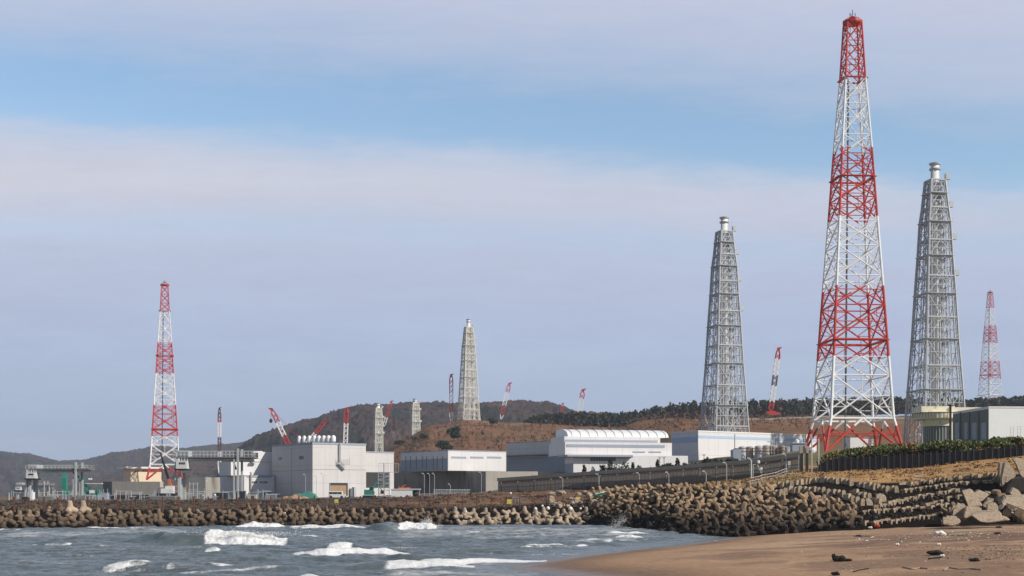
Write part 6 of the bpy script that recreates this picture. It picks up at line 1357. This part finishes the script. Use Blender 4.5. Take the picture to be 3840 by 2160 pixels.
# bushes in front of the stepped hall and banded hall, standing behind the slope wall
GS = 'bushes behind the slope wall'
bl = [(2190,1745,30),(2232,1750,20),(2262,1732,26),(2288,1726,34),(2322,1734,30),(2345,1722,30),(2372,1738,26),(2402,1744,24),(2436,1742,20),(2466,1728,26),(2488,1742,26),(2512,1734,30),(2540,1722,34),(2568,1730,26),(2610,1728,40),(2650,1716,48),(2690,1712,50),(2728,1714,48),(2762,1722,30)]
for i, (px, tp, w_) in enumerate(bl):
    Y = fpath(px)[0] + 9; x = xat(px, Y); tree_obj('bush', x, Y, zat(tp, Y), w_ / F * Y * 1.55, 'dark green bush behind the slope wall, %s from left' % ordw(i + 1), GS, 'round' if i % 3 else 'pine', 380, (.045, .06, .022), 'bush', .34)
for px, tp, lab in ((2474, 1712, 'bare twig-like post pair, left one, above the slope wall'), (2490, 1712, 'bare twig-like post pair, right one, above the slope wall'), (2640, 1702, 'bare pole above the bushes before the banded hall')):
    Y = fpath(px)[0] + 8; g_ = g1(xat(px, Y), Y); r_ = empty('aerial_pole', (xat(px, Y), Y, g_), lab, 'pole'); h = zat(tp, Y) - g_
    MB().bar((0, 0, 0), (0, 0, h), .07).bar((0, 0, h - .5), (.4, 0, h), .05).bar((0, 0, h - .5), (-.4, 0, h), .05).build('pole', M['rustpost'], r_)
# steel frames over the hedge at the right edge
for px, tp, lab in ((3795, 1600, 'left small lattice frame before the white hall at right edge'), (3822, 1597, 'right small lattice frame before the white hall at right edge')):
    Y = 275; g_ = g1(xat(px, Y), Y); r_ = empty('lattice_frame_post', (xat(px, Y), Y, g_), lab, 'frame'); h = zat(tp, Y) - g_; q = MB()
    for s in (-.3, .3): q.bar((s, 0, 0), (s, 0, h), .05)
    for z in np.arange(1, h, .55): q.bar((-.3, 0, z), (.3, 0, z), .04)
    q.build('frame', M['lightsteel'], r_)

# pine wood: one far mass
def forest(name, n, region, hh, col, label, seed, brown=.1, per=70, leafs=1.5):
    rnd = np.random.default_rng(seed); cs = []; cc = []; ss = []
    for k in range(n):
        x, Y, tp = region(rnd); g_ = g1(x, Y); h = min(max(tp - g_, 4), hh * 2.2) * rnd.uniform(.85, 1.05); w_ = h * rnd.uniform(.45, .7)
        f = rnd.random((per, 1)); z = .25 + .75 * f; rad = w_ * .5 * (1.15 - z) * 1.3 + .3; a = rnd.uniform(0, 6.28, (per, 1)); rr = rad * np.sqrt(rnd.random((per, 1)))
        cs.append(np.concatenate([x + rr * np.cos(a), Y + rr * np.sin(a), g_ + h * z], 1)); b_ = np.array(col) if rnd.random() > brown else np.array((.10, .06, .035))
        cc.append(b_ * rnd.uniform(.6, 1.4) * rnd.uniform(.7, 1.4, (per, 1))); ss.append(rnd.uniform(.7, 1.4, per) * leafs)
    V, Q, Cc = leaves(np.concatenate(cs), np.concatenate(ss), np.concatenate(cc), rnd); return tag(np_mesh(name, V, Q, M['leaf'], False, cols=Cc), label, 'wood', kind='stuff')
def r1(rnd):
    px = rnd.uniform(2330, 4200); Y = rnd.uniform(1180, 1275); tp = np.interp(px, [2330, 2400, 2450, 2500, 2600, 2700, 2850, 3000, 3400, 3650, 3840, 4200], [1548, 1540, 1526, 1516, 1506, 1504, 1500, 1496, 1486, 1492, 1488, 1484]) + rnd.uniform(-3, 14)
    return xat(px, Y), Y, zat(tp, Y)
forest('pine_wood', 950, r1, 13, (.024, .034, .018), 'dark pine wood along the skyline on the right', 5)
def r2(rnd):
    px = rnd.uniform(1960, 2440); Y = rnd.uniform(1150, 1225); tp = np.interp(px, [1960, 2000, 2040, 2100, 2160, 2230, 2300, 2360, 2440], [1580, 1562, 1552, 1550, 1548, 1552, 1548, 1552, 1545]) + rnd.uniform(-5, 24)
    return xat(px, Y), Y, zat(tp, Y)
forest('pine_thicket', 330, r2, 8, (.026, .034, .018), 'dark pine thicket on top of the brown bank', 6, .12)
def r3(rnd):
    px = rnd.uniform(2380, 2640); Y = rnd.uniform(1120, 1180); tp = np.interp(px, [2380, 2440, 2500, 2640], [1565, 1552, 1545, 1540]) + rnd.uniform(0, 24); return xat(px, Y), Y, zat(tp, Y)
forest('bare_brown_thicket', 180, r3, 8, (.085, .06, .04), 'brown leafless thicket below the pine skyline', 8, .5)
def r4(rnd):
    px = rnd.uniform(1760, 2000); Y = rnd.uniform(2270, 2300); tp = np.interp(px, [1760, 1880, 1920, 2000], [1514, 1508, 1508, 1514]) + rnd.uniform(-2, 6); return xat(px, Y), Y, zat(tp, Y)
# low scrub breaking up the brown bank
def r5(rnd):
    px = rnd.uniform(1480, 3050); py = rnd.uniform(1590, 1680); Y = rnd.uniform(760, 1120); x = xat(px, Y); return x, Y, g1(x, Y) + rnd.uniform(1.0, 3.0)
forest('bank_scrub', 900, r5, 2, (.15, .08, .045), 'low russet scrub dotted over the brown bank', 9, .25, 14, .6)

def r6(rnd):
    px = rnd.uniform(-40, 2230); Y = float(np.interp(px, COLS, KY[:, 0])) + 13 + 62 * rnd.random() ** 1.6; x = xat(px, Y); return x, Y, g1(x, Y) + rnd.uniform(.15, .5)
def low_scrub(name, n, region, palette, label, seed, per=26):
    rnd = np.random.default_rng(seed); cs = []; cc = []; ss = []
    for k in range(n):
        x, Y, zt = region(rnd); g_ = g1(x, Y); r_ = rnd.uniform(.4, 1.3); cs.append(blob_pts(per, (x, Y, g_ + .1), (r_, r_ * .8, max(.15, zt - g_)), rnd)); cc.append(np.array(palette[rnd.integers(len(palette))]) * rnd.uniform(.6, 1.4, (per, 1))); ss.append(rnd.uniform(.12, .30, per))
    V, Q, Cc = leaves(np.concatenate(cs), np.concatenate(ss), np.concatenate(cc), rnd); return tag(np_mesh(name, V, Q, M['leaf'], False, cols=Cc), label, 'scrub', kind='stuff')
low_scrub('shore_scrub', 900, r6, [(.055, .04, .028), (.10, .07, .04), (.16, .10, .055), (.03, .022, .018), (.13, .11, .08)], 'dead brown scrub and rubble along the bank behind the breakwater', 12)
def r7(rnd):
    px = rnd.uniform(2580, 3830); Y = rnd.uniform(float(np.interp(px, COLS, KY[:, 1])) + 3, float(np.interp(px, COLS, KY[:, 3]))); x = xat(px, Y); return x, Y, g1(x, Y) + rnd.uniform(.08, .25)
low_scrub('bank_tussocks', 260, r7, [(.30, .17, .07), (.22, .12, .05), (.40, .27, .12)], 'ochre tussocks on the bank below the black fence', 13, 20)
# dry grass tufts on the ochre slopes, bank and behind the breakwater
cs = []; cc = []; ss = []
for k in range(7000):
    if k < 3600: px = rng.uniform(2560, 3900); Y = rng.uniform(float(np.interp(px, COLS, KY[:, 1])) + 1.0, float(np.interp(px, COLS, KY[:, 3])) + 2); b_ = (.40, .25, .11) if px > 3020 else (.26, .19, .075)
    else: px = rng.uniform(900, 2600); s_ = shoreY(px); Y = rng.uniform(max(s_ + 14, float(np.interp(px, COLS, KY[:, 1])) + 2), s_ + 75 if px < 2200 else 300); b_ = (.20, .12, .07) if px > 1500 else (.11, .08, .055)
    cs.append((xat(px, Y), Y)); cc.append(np.array(b_) * rng.uniform(.72, 1.2)); ss.append(rng.uniform(.05, .13))
cs = np.array(cs); zg = gz(cs[:, 0], cs[:, 1]); ss = np.array(ss); n_ = len(cs); a = rng.uniform(0, 3.14, n_); wv = np.stack([np.cos(a), np.sin(a), 0 * a], 1) * ss[:, None] * .8; up_ = np.stack([rng.normal(0, .35, n_) * ss, rng.normal(0, .35, n_) * ss, ss * 1.2], 1)
b3 = np.stack([cs[:, 0], cs[:, 1], zg - .03], 1); V = np.stack([b3 - wv, b3 + wv, b3 + wv * .5 + up_, b3 - wv * .7 + up_ * 1.2], 1).reshape(-1, 3)
tag(np_mesh('dry_grass', V, np.arange(4 * n_).reshape(n_, 4), M['grass'], False, cols=np.repeat(np.array(cc), 4, axis=0)), 'dry ochre and brown grass on the slopes above the rocks', 'grass', kind='stuff')

# white road rail and parked things on the terrace below the pines
f = empty('terrace_rail', (xat(2880, 886), 886, g1(xat(2880, 886), 886)), 'long pale guard rail along the terrace below the pines', 'guard rail'); q = MB(); pr = None
for px in np.arange(2690, 3420, 12):
    Y = 886; x = xat(px, Y); z = g1(x, Y); c = Vector((x, Y, z + 1.0)) - f.location; q.bar(c - Vector((0, 0, 1.2)), c, .10)
    if pr is not None: q.bar(pr, c, .22)
    pr = c
q.build('rail', M['conclight'], f)
g_ = empty('terrace_kerb', (xat(2880, 882), 882, g1(xat(2880, 882), 882)), 'pale concrete kerb along the edge of the terrace', 'kerb'); q = MB(); pr = None
for px in np.arange(2690, 3420, 24):
    x = xat(px, 882); c = Vector((x, 882, g1(x, 882) + .3)) - g_.location
    if pr is not None: q.bar(pr, c, .7, 4)
    pr = c
q.build('kerb', M['conclight'], g_)

# ---------------------------------------------------------------- spray thrown up by waves
def spray(name, spots, label, seed):
    rnd = np.random.default_rng(seed); cs = []; ss = []
    for (px, py, Y, sx, sz, n, s) in spots:
        c = P(px, py, Y); q_ = rnd.normal(size=(n, 3)) * np.array((sx, .4, sz)) * .5; q_[:, 2] = np.abs(q_[:, 2]) * 1.3; pp = q_ + np.array(c); cs.append(pp); ss.append(rnd.uniform(.4, 1, n) * s)
    c = np.concatenate(cs); V, Q, Cc = leaves(c, np.concatenate(ss), np.ones((len(c), 3)), rnd); return tag(np_mesh(name, V, Q, M['foamplastic'], False), label, 'spray', kind='stuff')
spray('wave_spray', [(1600, 1972, 243, .9, .9, 900, .13), (1530, 1974, 243, .9, .5, 500, .12), (1640, 1978, 243, 1.0, .35, 300, .12)], 'white spray over the wave breaking at the breakwater', 3)
spray('rock_spray', [(2320, 1975, 244, 1.6, .9, 800, .09), (2335, 1960, 244, .8, 1.3, 500, .07)], 'thin spray splashing against the dark rocks', 4)
spray('crest_spray', [(930, 2008, 153.5, 5.5, .42, 2200, .07), (980, 1966, 240, 3.5, .2, 500, .1), (1520, 2056, 131, 1.6, .12, 250, .05), (1280, 2042, 142, 1.0, .15, 250, .06)], 'fine spray along the crests of the breaking waves', 5)

# ---------------------------------------------------------------- air
q = MB(); q.box(-3200, 3200, -150, 9500, -4, 420)
m = bpy.data.materials.new('haze_air'); m.use_nodes = True; t = m.node_tree; t.nodes.clear(); o_ = t.nodes.new('ShaderNodeOutputMaterial'); vp = t.nodes.new('ShaderNodeVolumePrincipled')
vp.inputs['Color'].default_value = (.72, .82, .98, 1); vp.inputs['Density'].default_value = .00008; vp.inputs['Anisotropy'].default_value = .1; t.links.new(vp.outputs[0], o_.inputs['Volume'])
tag(q.build('haze', m), 'thin bluish sea haze', 'haze', kind='stuff')
C.cycles.volume_bounces = 1 if hasattr(C, 'cycles') else 1
